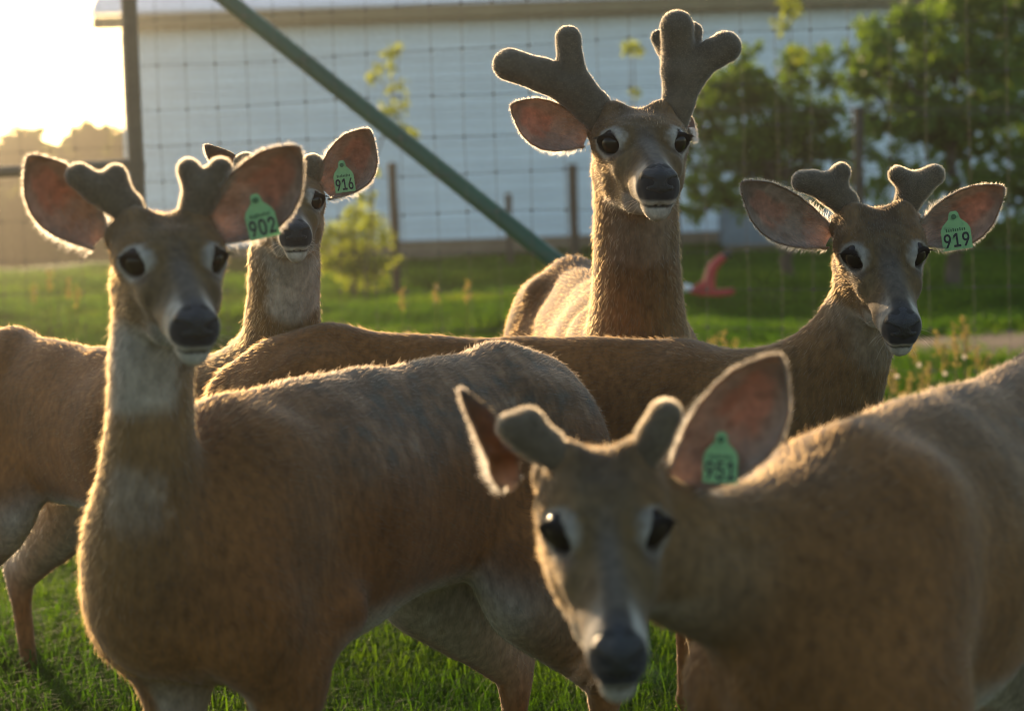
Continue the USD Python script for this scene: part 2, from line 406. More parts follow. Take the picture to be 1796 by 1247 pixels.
for s in (0, 1):
    ya, yb = (-.46, 3.5) if s == 0 else (3.5, 7.46)
    za, zb = (3.665, 5.2) if s == 0 else (5.2, 3.665)
    for k in range(9):
        x0 = bx0 - .42 + k * (bx1 - bx0 + .84) / 9; x1 = x0 + (bx1 - bx0 + .84) / 9 - .012
        v = np.array([[x0, ya, za], [x1, ya, za], [x1, yb, zb], [x0, yb, zb]]); v = np.vstack([v, v + [0, 0, .05]])
        m = trimesh.Trimesh(v, [[0, 2, 1], [0, 3, 2], [4, 5, 6], [4, 6, 7], [0, 1, 5], [0, 5, 4], [1, 2, 6], [1, 6, 5], [2, 3, 7], [2, 7, 6], [3, 0, 4], [3, 4, 7]], process=False)
        part(b, 'roof_panel', m, ROOFM)
for xx in (bx0, bx1 - .04):
    part(b, 'gable', trimesh.creation.extrude_polygon(Polygon([(.05, 3.52), (6.95, 3.52), (3.5, 5.14)]), .04).apply_transform(np.array([[0, 0, 1, xx], [1, 0, 0, 0], [0, 1, 0, 0], [0, 0, 0, 1.0]])), SIDING[1])

# ------------------------------------------------------------------ dusty evening air
HAZE = usdkit.material(stage, '/World/Looks/evening_haze', {'v': ('principled_volume', {'color': (.95, .93, .88), 'density': .0009, 'anisotropy': .90})}, [], volume='v.volume')
tag(stage.GetPrimAtPath(part('/World', 'haze', box(-420, 420, -75, 720, -5.5, 16), HAZE)), kind='stuff')

# ------------------------------------------------------------------ near fence: woven wire, corner post, brace, rail
WIRE = noisy('galvanised_wire', (.08, .07, .06), (.15, .115, .085), 9.0, rough=.75, metallic=.15)
GREENPIPE = noisy('green_painted_pipe', (.012, .058, .034), (.022, .080, .047), 5.0, rough=.42, bump=.15, bump_scale=60)
RUSTPIPE = noisy('weathered_pipe', (.055, .05, .035), (.10, .08, .05), 6.0, rough=.6, bump=.2, bump_scale=60)
FD, FM = 10.0, -.5                        # the fence runs along y = FD + FM * x
fy = lambda x: FD + FM * x


def on_fence(px, py, off=0.0):
    v = FWD * FPX + RIGHT * (px - PW / 2) + UP * (PH / 2 - py)
    return EYE + v * ((FD + off) / (v[1] - FM * v[0]))


fp, fo = thing('woven_wire_fence', (0, FD, 0), 'tall woven wire deer fence of thin square mesh', 'fence')
stays = np.arange(-2.75, 2.45, .152 / math.sqrt(1 + FM * FM))
rowz = [on_fence(590, y)[2] for y in (98, 178, 246, 310, 380, 449)]
rowz = [rowz[0] + .19 * 4, rowz[0] + .19 * 3, rowz[0] + .19 * 2, rowz[0] + .19] + rowz
while rowz[-1] > .14:
    rowz.append(rowz[-1] - .155)
rng = np.random.default_rng(3)
sag = lambda x, k: .006 * np.sin(x * 2.1 + k * 1.7) + .004 * np.sin(x * 5.3 + k)
for k, z in enumerate(rowz):
    xs = np.linspace(stays[0], stays[-1], 40)
    part(fp, 'line_wire', tube(np.stack([xs, fy(xs), z + sag(xs, k)], 1), .0011, 5), WIRE, org=fo, smooth=True)
knots = []
for x in stays:
    zz = np.array(rowz); dx = .004 * rng.normal(size=len(zz)).cumsum() * .6
    part(fp, 'stay_wire', tube(np.stack([x + dx, fy(x + dx) - .002, zz], 1)[::-1], 0.00105, 5), WIRE, org=fo, smooth=True)
    for k, z in enumerate(zz):
        s = trimesh.creation.icosphere(0, .0066); s.apply_scale([1.0, .8, 1.25]); s.apply_translation([x + dx[k], fy(x + dx[k]) - .001, z + sag(x, k)]); knots.append(s)
part(fp, 'wire_knots', cat(*knots), WIRE, org=fo, kind='stuff')

a, c = on_fence(228, -10, .07), on_fence(240, 370, .07)
px_, py_ = (a[0] + c[0]) / 2, (a[1] + c[1]) / 2
pp, po = thing('fence_corner_post', (px_, py_, 0), 'upright steel pipe corner post of the wire fence', 'fence post')
part(pp, 'pipe', tube([[px_, py_, -.2], [px_, py_, 1.3], [px_, py_, 2.62]], .036, 20), RUSTPIPE, org=po, smooth=40)
part(pp, 'cap', trimesh.creation.icosphere(2, .038).apply_transform(np.diag([1, 1, .5, 1])).apply_translation([px_, py_, 2.62]), RUSTPIPE, org=po, smooth=True)
for z in (.5, 1.31, 2.45):
    part(pp, 'weld_collar', tube([[px_, py_, z - .02], [px_, py_, z + .02]], .040, 20), RUSTPIPE, org=po, smooth=40)
b0, b1 = on_fence(398, 0, .07), on_fence(985, 467, .07)
dr = b1 - b0; top = b0 + dr * ((px_ + .03 - b0[0]) / dr[0]); bot = b0 + dr * ((.0 - b0[2]) / dr[2])
bp, bo2 = thing('fence_brace', bot, 'slanting green pipe brace running down from the corner post', 'fence brace')
part(bp, 'pipe', tube([top + (bot - top) * s for s in (0, .33, .66, 1.02)], .0375, 20), GREENPIPE, org=bo2, smooth=40)
part(bp, 'foot_plate', box(bot[0] - .12, bot[0] + .12, bot[1] - .09, bot[1] + .09, -.02, .015), GREENPIPE, org=bo2)
r0, r1 = on_fence(-120, 309, .07), on_fence(236, 289, .07)
rp, ro_ = thing('fence_rail', r0, 'horizontal dark pipe rail left of the corner post', 'fence rail')
part(rp, 'pipe', tube([r0, (r0 + r1) / 2, r1], .027, 16), RUSTPIPE, org=ro_, smooth=40)
part(rp, 'end_collar', tube([r1 - unit(r1 - r0) * .05, r1 - unit(r1 - r0) * .01], .031, 16), RUSTPIPE, org=ro_, smooth=40)

# ------------------------------------------------------------------ posts of the old fence in front of the building
WOOD = noisy('weathered_post_wood', (.035, .028, .02), (.085, .065, .045), 14.0, rough=.9, bump=.6, bump_scale=40)


def wood_post(px, ytop, ybase, rpx, label, d=None):
    h = HORIZON - math.tan(ROLL) * (px - PW / 2)
    d = d or CAM_H * FPX / (ybase - h)
    base = P(px, ybase, d); base[2] = 0; topz = P(px, ytop, d)[2]; r = rpx / FPX * d
    tp, to = thing('wooden_fence_post', base, label, 'fence post', 'old wooden posts before the building')
    zz = np.linspace(-.2, topz, 9); g = np.random.default_rng(int(px)); wob = g.normal(0, r * .12, (9, 2)).cumsum(0) * .5
    part(tp, 'post', tube(np.stack([base[0] + wob[:, 0], base[1] + wob[:, 1], zz], 1), r * (1 + g.normal(0, .06, 9)), 9), WOOD, org=to, smooth=50)
    for q in (.35, .65, .9):
        z = topz * q; i_ = int(round((z + .2) / (topz + .2) * 8))
        part(tp, 'staple', box(base[0] + wob[i_, 0] - .02, base[0] + wob[i_, 0] + .02, base[1] + wob[i_, 1] - r * 1.15, base[1] + wob[i_, 1] - r * .8, z - .006, z + .006), WIRE, org=to)
    return base, topz


wood_post(697, 285, 505, 8, 'dark wooden post standing beside the yellow-green bush')
wood_post(895, 340, 455, 6, 'short thin wooden post half hidden by the green brace', 29.5)
wood_post(1010, 288, 466, 9, 'wooden post just left of the largest buck\'s neck', 28.0)
pA = wood_post(1511, 188, 470, 8.5, 'tall dark post between the two leafy trees', 21.0)
pB = wood_post(1190, 186, 470, 5, 'thin tall post behind the largest buck\'s antler', 21.0)
pC = wood_post(1880, 186, 470, 8, 'tall dark post out at the right edge', 21.0)
wp, wo = thing('fence_wire', (pA[0][0], pA[0][1], 0), 'dark horizontal wire strung between tall posts at tree height', 'wire')
part(wp, 'strand', tube([np.r_[q[0][:2], q[1] - .03] + [0, -.05, 0] for q in (pB, pA, pC)], .011, 6), WOOD, org=wo, smooth=True)
part(wp, 'lower_strand', tube([np.r_[q[0][:2], q[1] - .55] + [0, -.05, 0] for q in (pB, pA, pC)], .005, 6), WOOD, org=wo, smooth=True)


# ------------------------------------------------------------------ leaves, shrubs and trees
def leaf_mat(name, c1, c2, tr=.45):
    return mat(name, {'g': ('geometry', {}), 'r': ('rgb_ramp', {'ramp': [(0, c1), (1, c2)]}), 'p': ('principled_bsdf', {'roughness': .5, 'specular_ior_level': .3}), 't': ('translucent_bsdf', {}),
                      'y': ('vector_math', {'math_type': 'multiply', 'vector2': (1.5, 1.45, .55)}), 'mx': ('mix_closure', {'fac': tr})},
               [('g.random_per_island', 'r.fac'), ('r.color', 'p.base_color'), ('r.color', 'y.vector1'), ('y.vector', 't.color'), ('p.BSDF', 'mx.closure1'), ('t.BSDF', 'mx.closure2')], 'mx.closure')


LEAF_MID = leaf_mat('mid_green_leaf', (.12, .20, .034), (.25, .34, .07))
LEAF_YEL = leaf_mat('yellow_green_leaf', (.23, .28, .05), (.40, .40, .09), .62)
LEAF_DRK = leaf_mat('far_tree_leaf', (.075, .085, .020), (.15, .14, .032), .5)
BARK = noisy('bark', (.05, .038, .026), (.11, .085, .06), 12.0, rough=.9, bump=.6, bump_scale=40)


def leaves(clusters, n, size, rng, droop=.3, asp=.5):
    """n pointed leaves spread through the volume of clusters [(centre, radius)], denser towards each cluster's outside"""
    C = np.array([c for c, r in clusters]); Rr = np.array([r for c, r in clusters], float)
    k = rng.choice(len(C), n, p=Rr ** 1.5 / (Rr ** 1.5).sum())
    dirs = unit(rng.normal(size=(n, 3))); rad = Rr[k] * rng.uniform(.1, 1, n) ** .5
    sub = unit(rng.normal(size=(len(C) * 7, 3))) * rng.uniform(.35, 1.15, (len(C) * 7, 1)); sk = k * 7 + rng.integers(0, 7, n)
    p = C[k] + Rr[k][:, None] * sub[sk] * .85 + dirs * (rad * rng.uniform(.25, .6, n))[:, None] * np.array([1.2, 1.0, .6])
    a = unit(dirs + rng.normal(0, .7, (n, 3)) + [0, 0, -droop]); b = unit(np.cross(a, rng.normal(size=(n, 3)))); nn = np.cross(a, b)
    L = size * rng.uniform(.6, 1.35, n)[:, None]; W_ = L * asp * .5
    v = np.stack([p, p + a * L * .45 + b * W_ + nn * L * .06, p + a * L + nn * L * -.08, p + a * L * .45 - b * W_ + nn * L * .06], 1)
    f = (np.arange(n) * 4)[:, None, None] + np.array([[0, 1, 2], [0, 2, 3]])
    return trimesh.Trimesh(v.reshape(-1, 3), f.reshape(-1, 3), process=False)


def limb(a, b, ra, rb, rng, n=6, wob=.04):
    t = np.linspace(0, 1, n)[:, None]; L = np.linalg.norm(np.asarray(b) - a)
    p = np.asarray(a) + t * (np.asarray(b) - a) + rng.normal(0, wob * L, (n, 3)) * np.sin(t * np.pi)
    return tube(p, ra + (rb - ra) * t[:, 0], 7)


def tree(name, base, trunk_top, clusters, n, size, leaf, r0, label, cat_, seed, group=None, forks=None, droop=.3, asp=.5):
    rng = np.random.default_rng(seed)
    tp, to = thing(name, base, label, cat_, group)
    part(tp, 'trunk', limb(np.asarray(base) + [0, 0, -.15], trunk_top, r0, r0 * .6, rng, 8), BARK, org=to, smooth=60)
    for c, r in (clusters if forks is None else clusters[:forks]):
        part(tp, 'limb', limb(np.asarray(base) * .25 + np.asarray(trunk_top) * .75 if r > .5 else trunk_top, c, r0 * .45, r0 * .12, rng, 6, .06), BARK, org=to, smooth=60)
    part(tp, 'crown', leaves(clusters, n, size, rng, droop, asp), leaf, org=to)
    return tp


rng = np.random.default_rng(21)


def blobs(spec, d, spread, rng):
    return [(P(x, y, d + rng.uniform(-spread, spread)), r / FPX * d) for x, y, r in spec]


dA = 24.5
clA = blobs([(1240, 190, 42), (1285, 150, 48), (1330, 165, 50), (1375, 195, 45), (1420, 215, 38), (1250, 235, 45), (1300, 215, 46), (1345, 240, 46), (1390, 255, 42), (1430, 265, 34), (1270, 285, 40), (1320, 290, 42), (1375, 300, 36),
             (1215, 150, 26), (1200, 260, 24), (1290, 350, 22), (1345, 345, 20), (1385, 345, 22), (1440, 345, 20), (1475, 250, 22), (1490, 300, 18), (1400, 150, 26), (1225, 330, 18), (1310, 95, 14), (1460, 150, 16), (1215, 375, 14), (1220, 300, 24), (1240, 345, 22), (1455, 195, 22), (1265, 335, 20), (1420, 310, 28), (1300, 125, 25), (1205, 210, 20)], dA, .5, rng)
clA += blobs([(rng.uniform(1195, 1515), rng.uniform(95, 400), rng.uniform(9, 17)) for _ in range(34)], dA, .6, rng)
bA = P(1385, 470, dA); bA[2] = 0
tree('leafy_tree', bA, P(1360, 330, dA), clA, 4600, .125, LEAF_MID, .07, 'green leafy tree with drooping sprays between the two tagged bucks', 'tree', 5, 'leafy trees before the building', forks=13)
dB = 22.5
clB = blobs([(1560, 75, 42), (1545, 120, 40), (1600, 60, 50), (1650, 40, 60), (1710, 30, 60), (1770, 30, 60), (1620, 120, 52), (1680, 110, 58), (1740, 110, 60), (1790, 120, 60), (1580, 170, 42), (1640, 185, 50), (1700, 190, 55), (1760, 190, 55),
             (1515, 150, 24), (1510, 110, 18), (1520, 215, 22), (1530, 60, 24), (1540, 330, 22), (1600, 350, 24), (1560, 375, 18), (1660, 370, 26), (1690, 400, 24), (1750, 410, 28), (1790, 400, 30), (1515, 270, 18), (1550, 215, 30), (1610, 240, 42), (1680, 255, 46), (1750, 265, 50), (1800, 250, 40), (1570, 290, 30), (1640, 305, 34), (1720, 330, 40), (1780, 340, 40), (1590, 30, 30), (1840, 60, 60), (1850, 180, 60), (1700, -40, 60), (1780, -40, 60), (1850, 300, 60)], dB, .7, rng)
clB += blobs([(rng.uniform(1500, 1800), rng.uniform(0, 430), rng.uniform(9, 18)) for _ in range(40)], dB, .8, rng)
bB = P(1672, 480, dB); bB[2] = 0
tree('leafy_tree', bB, P(1668, 260, dB), clB, 7600, .125, LEAF_MID, .085, 'larger green leafy tree filling the upper right corner', 'tree', 6, 'leafy trees before the building', forks=18)
dC = 24.3
clC = blobs([(590, 410, 30), (620, 395, 32), (655, 405, 28), (600, 445, 38), (640, 440, 38), (670, 455, 25), (575, 460, 25), (615, 475, 32), (655, 480, 28), (680, 420, 14), (560, 430, 16), (632, 372, 16)], dC, .25, rng)
bC = P(622, 505, dC); bC[2] = 0
tree('yellow_green_bush', bC, P(622, 470, dC), clC, 1700, .075, LEAF_YEL, .03, 'sunlit yellow-green bush at the foot of the wooden post', 'bush', 7)


def sapling(base_px, d, path, spots, leaf, label, seed, n=150, size=.075):
    rng = np.random.default_rng(seed)
    pts = [P(x, y, d) for x, y in path]; base = pts[0].copy(); base[2] = 0
    tp, to = thing('sapling', base, label, 'sapling', 'thin saplings before the white wall')
    part(tp, 'stem', tube([base] + pts, np.linspace(.014, .004, len(pts) + 1), 6), BARK, org=to, smooth=60)
    cl = blobs(spots, d, .08, rng)
    for c, r in cl:
        k = int(np.argmin([np.linalg.norm(p - c) for p in pts])); part(tp, 'twig', tube([pts[k], (pts[k] + c) / 2 + [0, 0, .01], c], [.005, .004, .002], 5), BARK, org=to, smooth=60)
    part(tp, 'leaves', leaves(cl, n, size, rng, .6, .62), leaf, org=to)


sapling((640, 490), 23.0, [(640, 480), (652, 400), (650, 300), (672, 240), (690, 170), (688, 85)],
        [(690, 95, 16), (686, 118, 14), (655, 130, 12), (697, 147, 15), (672, 195, 15), (700, 185, 14), (694, 205, 13), (712, 222, 13), (728, 237, 11), (650, 300, 10), (640, 345, 12), (648, 385, 14)], LEAF_YEL,
        'tall thin sapling with sparse pale leaves behind the green brace', 31, 260, .085)
sapling((1383, 300), 23.5, [(1383, 290), (1384, 200), (1385, 110), (1387, -20)], [(1385, 20, 18), (1372, 45, 14), (1395, 95, 14), (1383, 150, 14), (1392, 0, 16)], LEAF_YEL, 'thin pale sapling rising above the middle of the leafy tree', 32, 170, .08)
sapling((1110, 300), 23.5, [(1110, 290), (1112, 180), (1110, 90)], [(1102, 82, 11), (1118, 84, 9), (1112, 160, 8)], LEAF_YEL, 'thin sapling seen between the largest buck\'s antlers', 33, 60, .075)

# distant trees on the left, standing lower down beyond the field
for k, (x, ytop, w_, lab, d) in enumerate([(-25, 262, 95, 'distant dark round tree at the far left edge', 72), (38, 236, 85, 'distant round-topped tree just left of the dip in the treeline', 66), (112, 258, 70, 'lower distant tree right in the dip of the treeline', 76),
                                           (160, 228, 88, 'tallest distant tree right of the dip in the treeline', 70), (222, 242, 75, 'distant tree half behind the corner post', 66), (80, 330, 80, 'low distant tree in front of the others beyond the field', 58), (185, 345, 80, 'low distant tree beside the corner post beyond the field', 57), (0, 345, 80, 'low distant tree at the left edge beyond the field', 57), (-75, 250, 90, 'distant tree just out at the left edge', 70), (-140, 255, 110, 'distant tree outside the left edge', 70), (285, 262, 70, 'distant tree behind the corner of the building', 75), (75, 262, 60, 'small distant tree filling the dip in the treeline', 80), (128, 240, 70, 'distant tree on the left shoulder of the tallest one', 73), (195, 240, 70, 'distant tree on the right shoulder of the tallest one', 73), (8, 246, 75, 'distant tree behind the round-topped one at far left', 75), (120, 340, 85, 'broad low distant tree in the middle of the field edge', 56), (45, 345, 80, 'low distant tree left of the broad one at the field edge', 57)]):
    g = np.random.default_rng(100 + k); topp = P(x, ytop, d); base = np.array([topp[0], d, float(ground_z(np.array(topp[0]), np.array(float(d))))])
    H_t = topp[2] - base[2]; rx = w_ / FPX * d * .62
    cl = []
    for q in range(34):
        a_ = g.uniform(0, 2 * np.pi); hh = g.uniform(.12, 1.0); rr = rx * math.sqrt(max(0, 1 - max(0, (hh - .45) / .58) ** 2)) * math.sqrt(g.uniform(.15, 1)) * .9
        cl.append((base + np.array([rr * math.cos(a_), rr * math.sin(a_), H_t * hh - .25 * rx * (hh > .8)]), rx * g.uniform(.26, .42)))
    tree('distant_tree', base, base + [0, 0, H_t * .45], cl, 3000, .46, LEAF_DRK, .16, lab, 'tree', 200 + k, 'distant trees on the left', forks=6)

# ------------------------------------------------------------------ grass
GRASS = mat('grass_blade', {'g': ('geometry', {}), 'oi': ('object_info', {}), 'n': ('noise_texture', {'scale': .8, 'detail': 5, 'roughness': .6}), 'add': ('math', {'math_type': 'multiply_add', 'value2': .48}), 'nm': ('map_range', {'from_min': .33, 'from_max': .68, 'to_min': .0, 'to_max': .75}), 'sub': ('math', {'math_type': 'subtract', 'value2': .05}),  # patch noise paints sunlit and shaded lawn along with dry blades
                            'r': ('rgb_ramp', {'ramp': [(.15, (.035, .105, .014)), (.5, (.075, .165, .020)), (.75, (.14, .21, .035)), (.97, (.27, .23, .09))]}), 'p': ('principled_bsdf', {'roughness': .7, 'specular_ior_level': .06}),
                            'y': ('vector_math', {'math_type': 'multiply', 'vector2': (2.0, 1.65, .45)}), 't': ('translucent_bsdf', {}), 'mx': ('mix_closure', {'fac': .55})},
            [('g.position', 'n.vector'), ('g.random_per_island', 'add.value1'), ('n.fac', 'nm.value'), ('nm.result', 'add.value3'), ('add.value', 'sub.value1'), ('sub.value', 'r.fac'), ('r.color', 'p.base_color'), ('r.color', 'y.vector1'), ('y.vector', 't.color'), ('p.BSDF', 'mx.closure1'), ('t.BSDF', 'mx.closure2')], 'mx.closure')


def clump(seed, n, h, spread, w_):
    g = np.random.default_rng(seed); vs, fs = [], []
    for k in range(n):
        a_ = g.uniform(0, 6.28); rr = spread * math.sqrt(g.uniform()); b = np.array([rr * math.cos(a_), rr * math.sin(a_), -.01])
        H_ = h * g.uniform(.45, 1.25); lean = g.uniform(.15, 1.15) * H_; az = g.uniform(0, 6.28); ld = np.array([math.cos(az), math.sin(az), 0]); sd = np.array([-math.sin(az), math.cos(az), 0]); ww = w_ * g.uniform(.7, 1.3)
        pts = [b, b + ld * lean * .15 + [0, 0, H_ * .45], b + ld * lean * .5 + [0, 0, H_ * .82], b + ld * lean + [0, 0, H_ * (1 - .3 * lean / H_)]]
        n0 = len(vs)
        for q, (p, s) in enumerate(zip(pts, (1, .9, .6, 0))):
            vs += [p - sd * ww * s, p + sd * ww * s] if s else [p]
        fs += [[n0, n0 + 1, n0 + 3], [n0, n0 + 3, n0 + 2], [n0 + 2, n0 + 3, n0 + 5], [n0 + 2, n0 + 5, n0 + 4], [n0 + 4, n0 + 5, n0 + 6]]
    return trimesh.Trimesh(np.array(vs), fs, process=False)


gp = UsdGeom.PointInstancer.Define(stage, '/World/grass'); tag(gp, 'short green grass covering the paddock and the lawn beyond', 'grass', kind='stuff')
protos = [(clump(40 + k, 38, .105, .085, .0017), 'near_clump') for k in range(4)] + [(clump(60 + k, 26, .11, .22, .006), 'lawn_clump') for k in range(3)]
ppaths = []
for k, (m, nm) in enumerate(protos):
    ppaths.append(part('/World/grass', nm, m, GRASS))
pos, idx, sc, ori = [], [], [], []
g = np.random.default_rng(77)


def strew(n, y0, y1, protoset, s0, s1):
    yy = np.sqrt(g.uniform(y0 ** 2, y1 ** 2, n)); xx = g.uniform(-1, 1, n) * (.235 * yy + 1.5) - .0 * yy
    ok = ~on_path(xx, yy) | (g.uniform(size=n) < .30 * (meshkit.noise(np.stack([xx * 2.5, yy * 2.5, 0 * xx], 1), 44) > .45)); xx, yy = xx[ok], yy[ok]
    dens = meshkit.fbm(np.stack([xx * 1.3, yy * 1.3, 0 * xx], 1), 3, 4); ok = g.uniform(size=len(xx)) < .35 + 1.3 * dens; xx, yy, dens = xx[ok], yy[ok], dens[ok]
    pos.append(np.stack([xx, yy, ground_z(xx, yy)], 1)); idx.append(g.choice(protoset, len(xx))); sc.append((g.uniform(s0, s1, len(xx)) * (.6 + .8 * dens))[:, None] * np.ones(3)); ori.append(g.uniform(0, 6.28, len(xx)))


strew(19000, 5.0, 9.5, [0, 1, 2, 3], .55, 1.4)
strew(11500, 9.5, 20, [4, 5, 6], .4, .8)
strew(19500, 15, 38, [4, 5, 6], .55, 1.0)
pos = np.vstack(pos); idx = np.concatenate(idx); sc = np.vstack(sc); ori = np.concatenate(ori)
gp.CreatePositionsAttr(Vt.Vec3fArray.FromNumpy(pos.astype(np.float32))); gp.CreateProtoIndicesAttr(Vt.IntArray.FromNumpy(idx.astype(np.int32))); gp.CreateScalesAttr(Vt.Vec3fArray.FromNumpy(sc.astype(np.float32)))
gp.CreateOrientationsAttr(Vt.QuathArray([Gf.Quath(float(math.cos(a / 2)), 0.0, 0.0, float(math.sin(a / 2))) for a in ori]))
gp.CreatePrototypesRel().SetTargets([Sdf.Path(p) for p in ppaths])

# tall stems with seed heads along the fence, small white flowers
STEM = leaf_mat('dry_stem', (.20, .18, .08), (.28, .24, .11), .35)
SEED = leaf_mat('seed_head', (.32, .25, .14), (.44, .35, .20), .4)
PETAL = mat('white_petal', {'p': ('principled_bsdf', {'base_color': (.75, .70, .62), 'roughness': .6}), 't': ('translucent_bsdf', {'color': (.7, .6, .5)}), 'm': ('mix_closure', {'fac': .45})}, [('p.BSDF', 'm.closure1'), ('t.BSDF', 'm.closure2')], 'm.closure')
wg = np.random.default_rng(12)
for k, (x, y) in enumerate([(1602, 592), (1645, 585), (1672, 572), (1690, 560), (1678, 600), (1655, 610), (1697, 585), (1560, 640), (1570, 655), (1598, 660), (1620, 650), (1712, 610), (1730, 625), (1585, 690), (1630, 640), (1270, 585), (1255, 595), (1290, 600), (1245, 600), (88, 478), (120, 492), (60, 500), (135, 505), (765, 500), (820, 497), (705, 510)]):
    far = x < 900
    tip = on_fence(x, y, wg.uniform(-.1, .5)) if not far else on_fence(x, y, wg.uniform(.3, 1.2)); base = np.array([tip[0] + wg.uniform(-.05, .05), tip[1] + wg.uniform(-.05, .05), 0])
    sp, so = thing('seeding_grass_stem', base, ('tall dry grass stem with a pale seed head beside the right-hand buck\'s muzzle' if x > 1500 else 'tall dry grass stem with a pale seed head just right of the largest buck\'s chest' if x > 1200 else 'faint dry grass stem with a seed head in the sunlit field at far left' if x < 300 else 'dry grass stem with a seed head on the lawn between the left and largest bucks'), 'grass stem', 'seeding grass stems along the fence')
    mid = base * .45 + tip * .55 + [wg.uniform(-.015, .015), 0, .03]
    part(sp, 'stem', tube([base, mid, tip], [.0022, .0018, .0012], 5), STEM, org=so, smooth=60)
    hd = unit(tip - mid); cl = [(tip - hd * q, .007) for q in np.linspace(0, .085, 8)]
    part(sp, 'seed_head', leaves(cl, 60, .020, wg, -.5, .32), SEED, org=so)
    for q in range(2):
        c_ = base + (mid - base) * wg.uniform(.3, .9); e = c_ + [wg.uniform(-.12, .12), wg.uniform(-.05, .05), wg.uniform(.02, .12)]
        s_ = unit(np.cross(e - c_, [0, 1, .1])) * .004
        part(sp, 'blade', trimesh.Trimesh(np.array([c_ - s_, c_ + s_, (c_ + e) / 2 + [0, 0, .04] + s_, (c_ + e) / 2 + [0, 0, .04] - s_, e]), [[0, 1, 2], [0, 2, 3], [3, 2, 4]], process=False), STEM, org=so)
for k, (x, y) in enumerate([(1691, 626), (1657, 655), (1634, 682), (1573, 660), (1612, 640)]):
    tip = on_fence(x, y, -.2); base = np.array([tip[0] + .02, tip[1], 0])
    sp, so = thing('wild_flower', base, 'small white wild flower among the seeding grass', 'flower', 'white wild flowers by the fence')
    part(sp, 'stem', tube([base, (base + tip) / 2 + [.01, 0, 0], tip], .0014, 5), STEM, org=so, smooth=60)
    a_ = np.arange(9) * 2 * np.pi / 9; c_ = tip
    for q in a_:
        e = np.array([math.cos(q), -.45 * abs(math.sin(q)) - .1, math.sin(q)]); s_ = np.cross(e, [0, 1, 0]); s_ = unit(s_) * .0022
        part(sp, 'petal', trimesh.Trimesh(np.array([c_, c_ + e * .006 + s_, c_ + e * .0105, c_ + e * .006 - s_]), [[0, 1, 2], [0, 2, 3]], process=False), PETAL, org=so)
    part(sp, 'flower_centre', trimesh.creation.icosphere(1, .0032).apply_translation(tip), SEED, org=so)

# ------------------------------------------------------------------ things on the lawn
RED = noisy('faded_red_paint', (.33, .016, .016), (.42, .035, .03), 12.0, rough=.5)
WHITEP = noisy('white_paint', (.62, .62, .62), (.72, .72, .72), 8.0, rough=.5)
BLACKR = noisy('black_rubber', (.015, .015, .015), (.03, .03, .03), 20.0, rough=.7)
dr_ = 20.3; q = lambda x, y, o=0: P(x, y, dr_ + o)
rb = q(1248, 517); rb[2] = 0
rp_, ro2 = thing('red_implement', rb, 'small red curved implement with a dark grip lying on the lawn', 'implement')
part(rp_, 'arm', tube([q(1243, 508), q(1244, 488), q(1249, 470), q(1260, 457), q(1272, 449)], [.055, .050, .046, .038, .030], 12), RED, org=ro2, smooth=40)
part(rp_, 'grip', tube([q(1270, 450), q(1276, 445), q(1283, 442)], [.034, .038, .028], 12), BLACKR, org=ro2, smooth=40)
part(rp_, 'base_bar', tube([q(1208, 508), q(1230, 513), q(1262, 514), q(1288, 511)], [.026, .034, .032, .024], 12), RED, org=ro2, smooth=40)
part(rp_, 'shoulder', tube([q(1214, 509), q(1228, 503), q(1243, 497)], [.02, .034, .04], 12), RED, org=ro2, smooth=40)
part(rp_, 'white_end', tube([q(1196, 505), q(1206, 505), q(1213, 507)], [.03, .036, .028], 12), WHITEP, org=ro2, smooth=40)
BOXM = noisy('blue_grey_metal', (.11, .15, .18), (.15, .19, .22), 4.0, rough=.5)
d_ = 36.0; u0, u1 = P(1268, 430, d_), P(1425, 360, d_)
up_, uo = thing('utility_cabinet', ((u0[0] + u1[0]) / 2, d_, 0), 'blue-grey metal cabinet standing against the building behind the tree', 'cabinet')
part(up_, 'cabinet_body', box(u0[0], u1[0], d_, d_ + .7, -.12, u1[2]), BOXM, org=uo)
part(up_, 'lid', box(u0[0] - .03, u1[0] + .03, d_ - .03, d_ + .73, u1[2] + .002, u1[2] + .06), BOXM, org=uo)
part(up_, 'door', box(u0[0] + .06, (u0[0] + u1[0]) / 2 - .02, d_ - .02, d_ - .002, -.02, u1[2] - .06), BOXM, org=uo)
part(up_, 'door', box((u0[0] + u1[0]) / 2 + .02, u1[0] - .06, d_ - .02, d_ - .002, -.02, u1[2] - .06), BOXM, org=uo)
part(up_, 'plinth', box(u0[0] + .05, u1[0] - .05, d_ + .05, d_ + .65, -.4, -.122), SKIRT, org=uo)
# ------------------------------------------------------------------ deer
C_ = lambda *c: np.array(c, float)
GREY, BROWN, DARK, WHITE_, RED_, LEG_, BELLY = C_(.117, .074, .031), C_(.124, .063, .021), C_(.048, .032, .017), C_(.40, .365, .31), C_(.178, .070, .019), C_(.172, .078, .026), C_(.36, .32, .26)


def mixc(c, new, w):
    return c * (1 - w[:, None]) + np.asarray(new) * w[:, None]


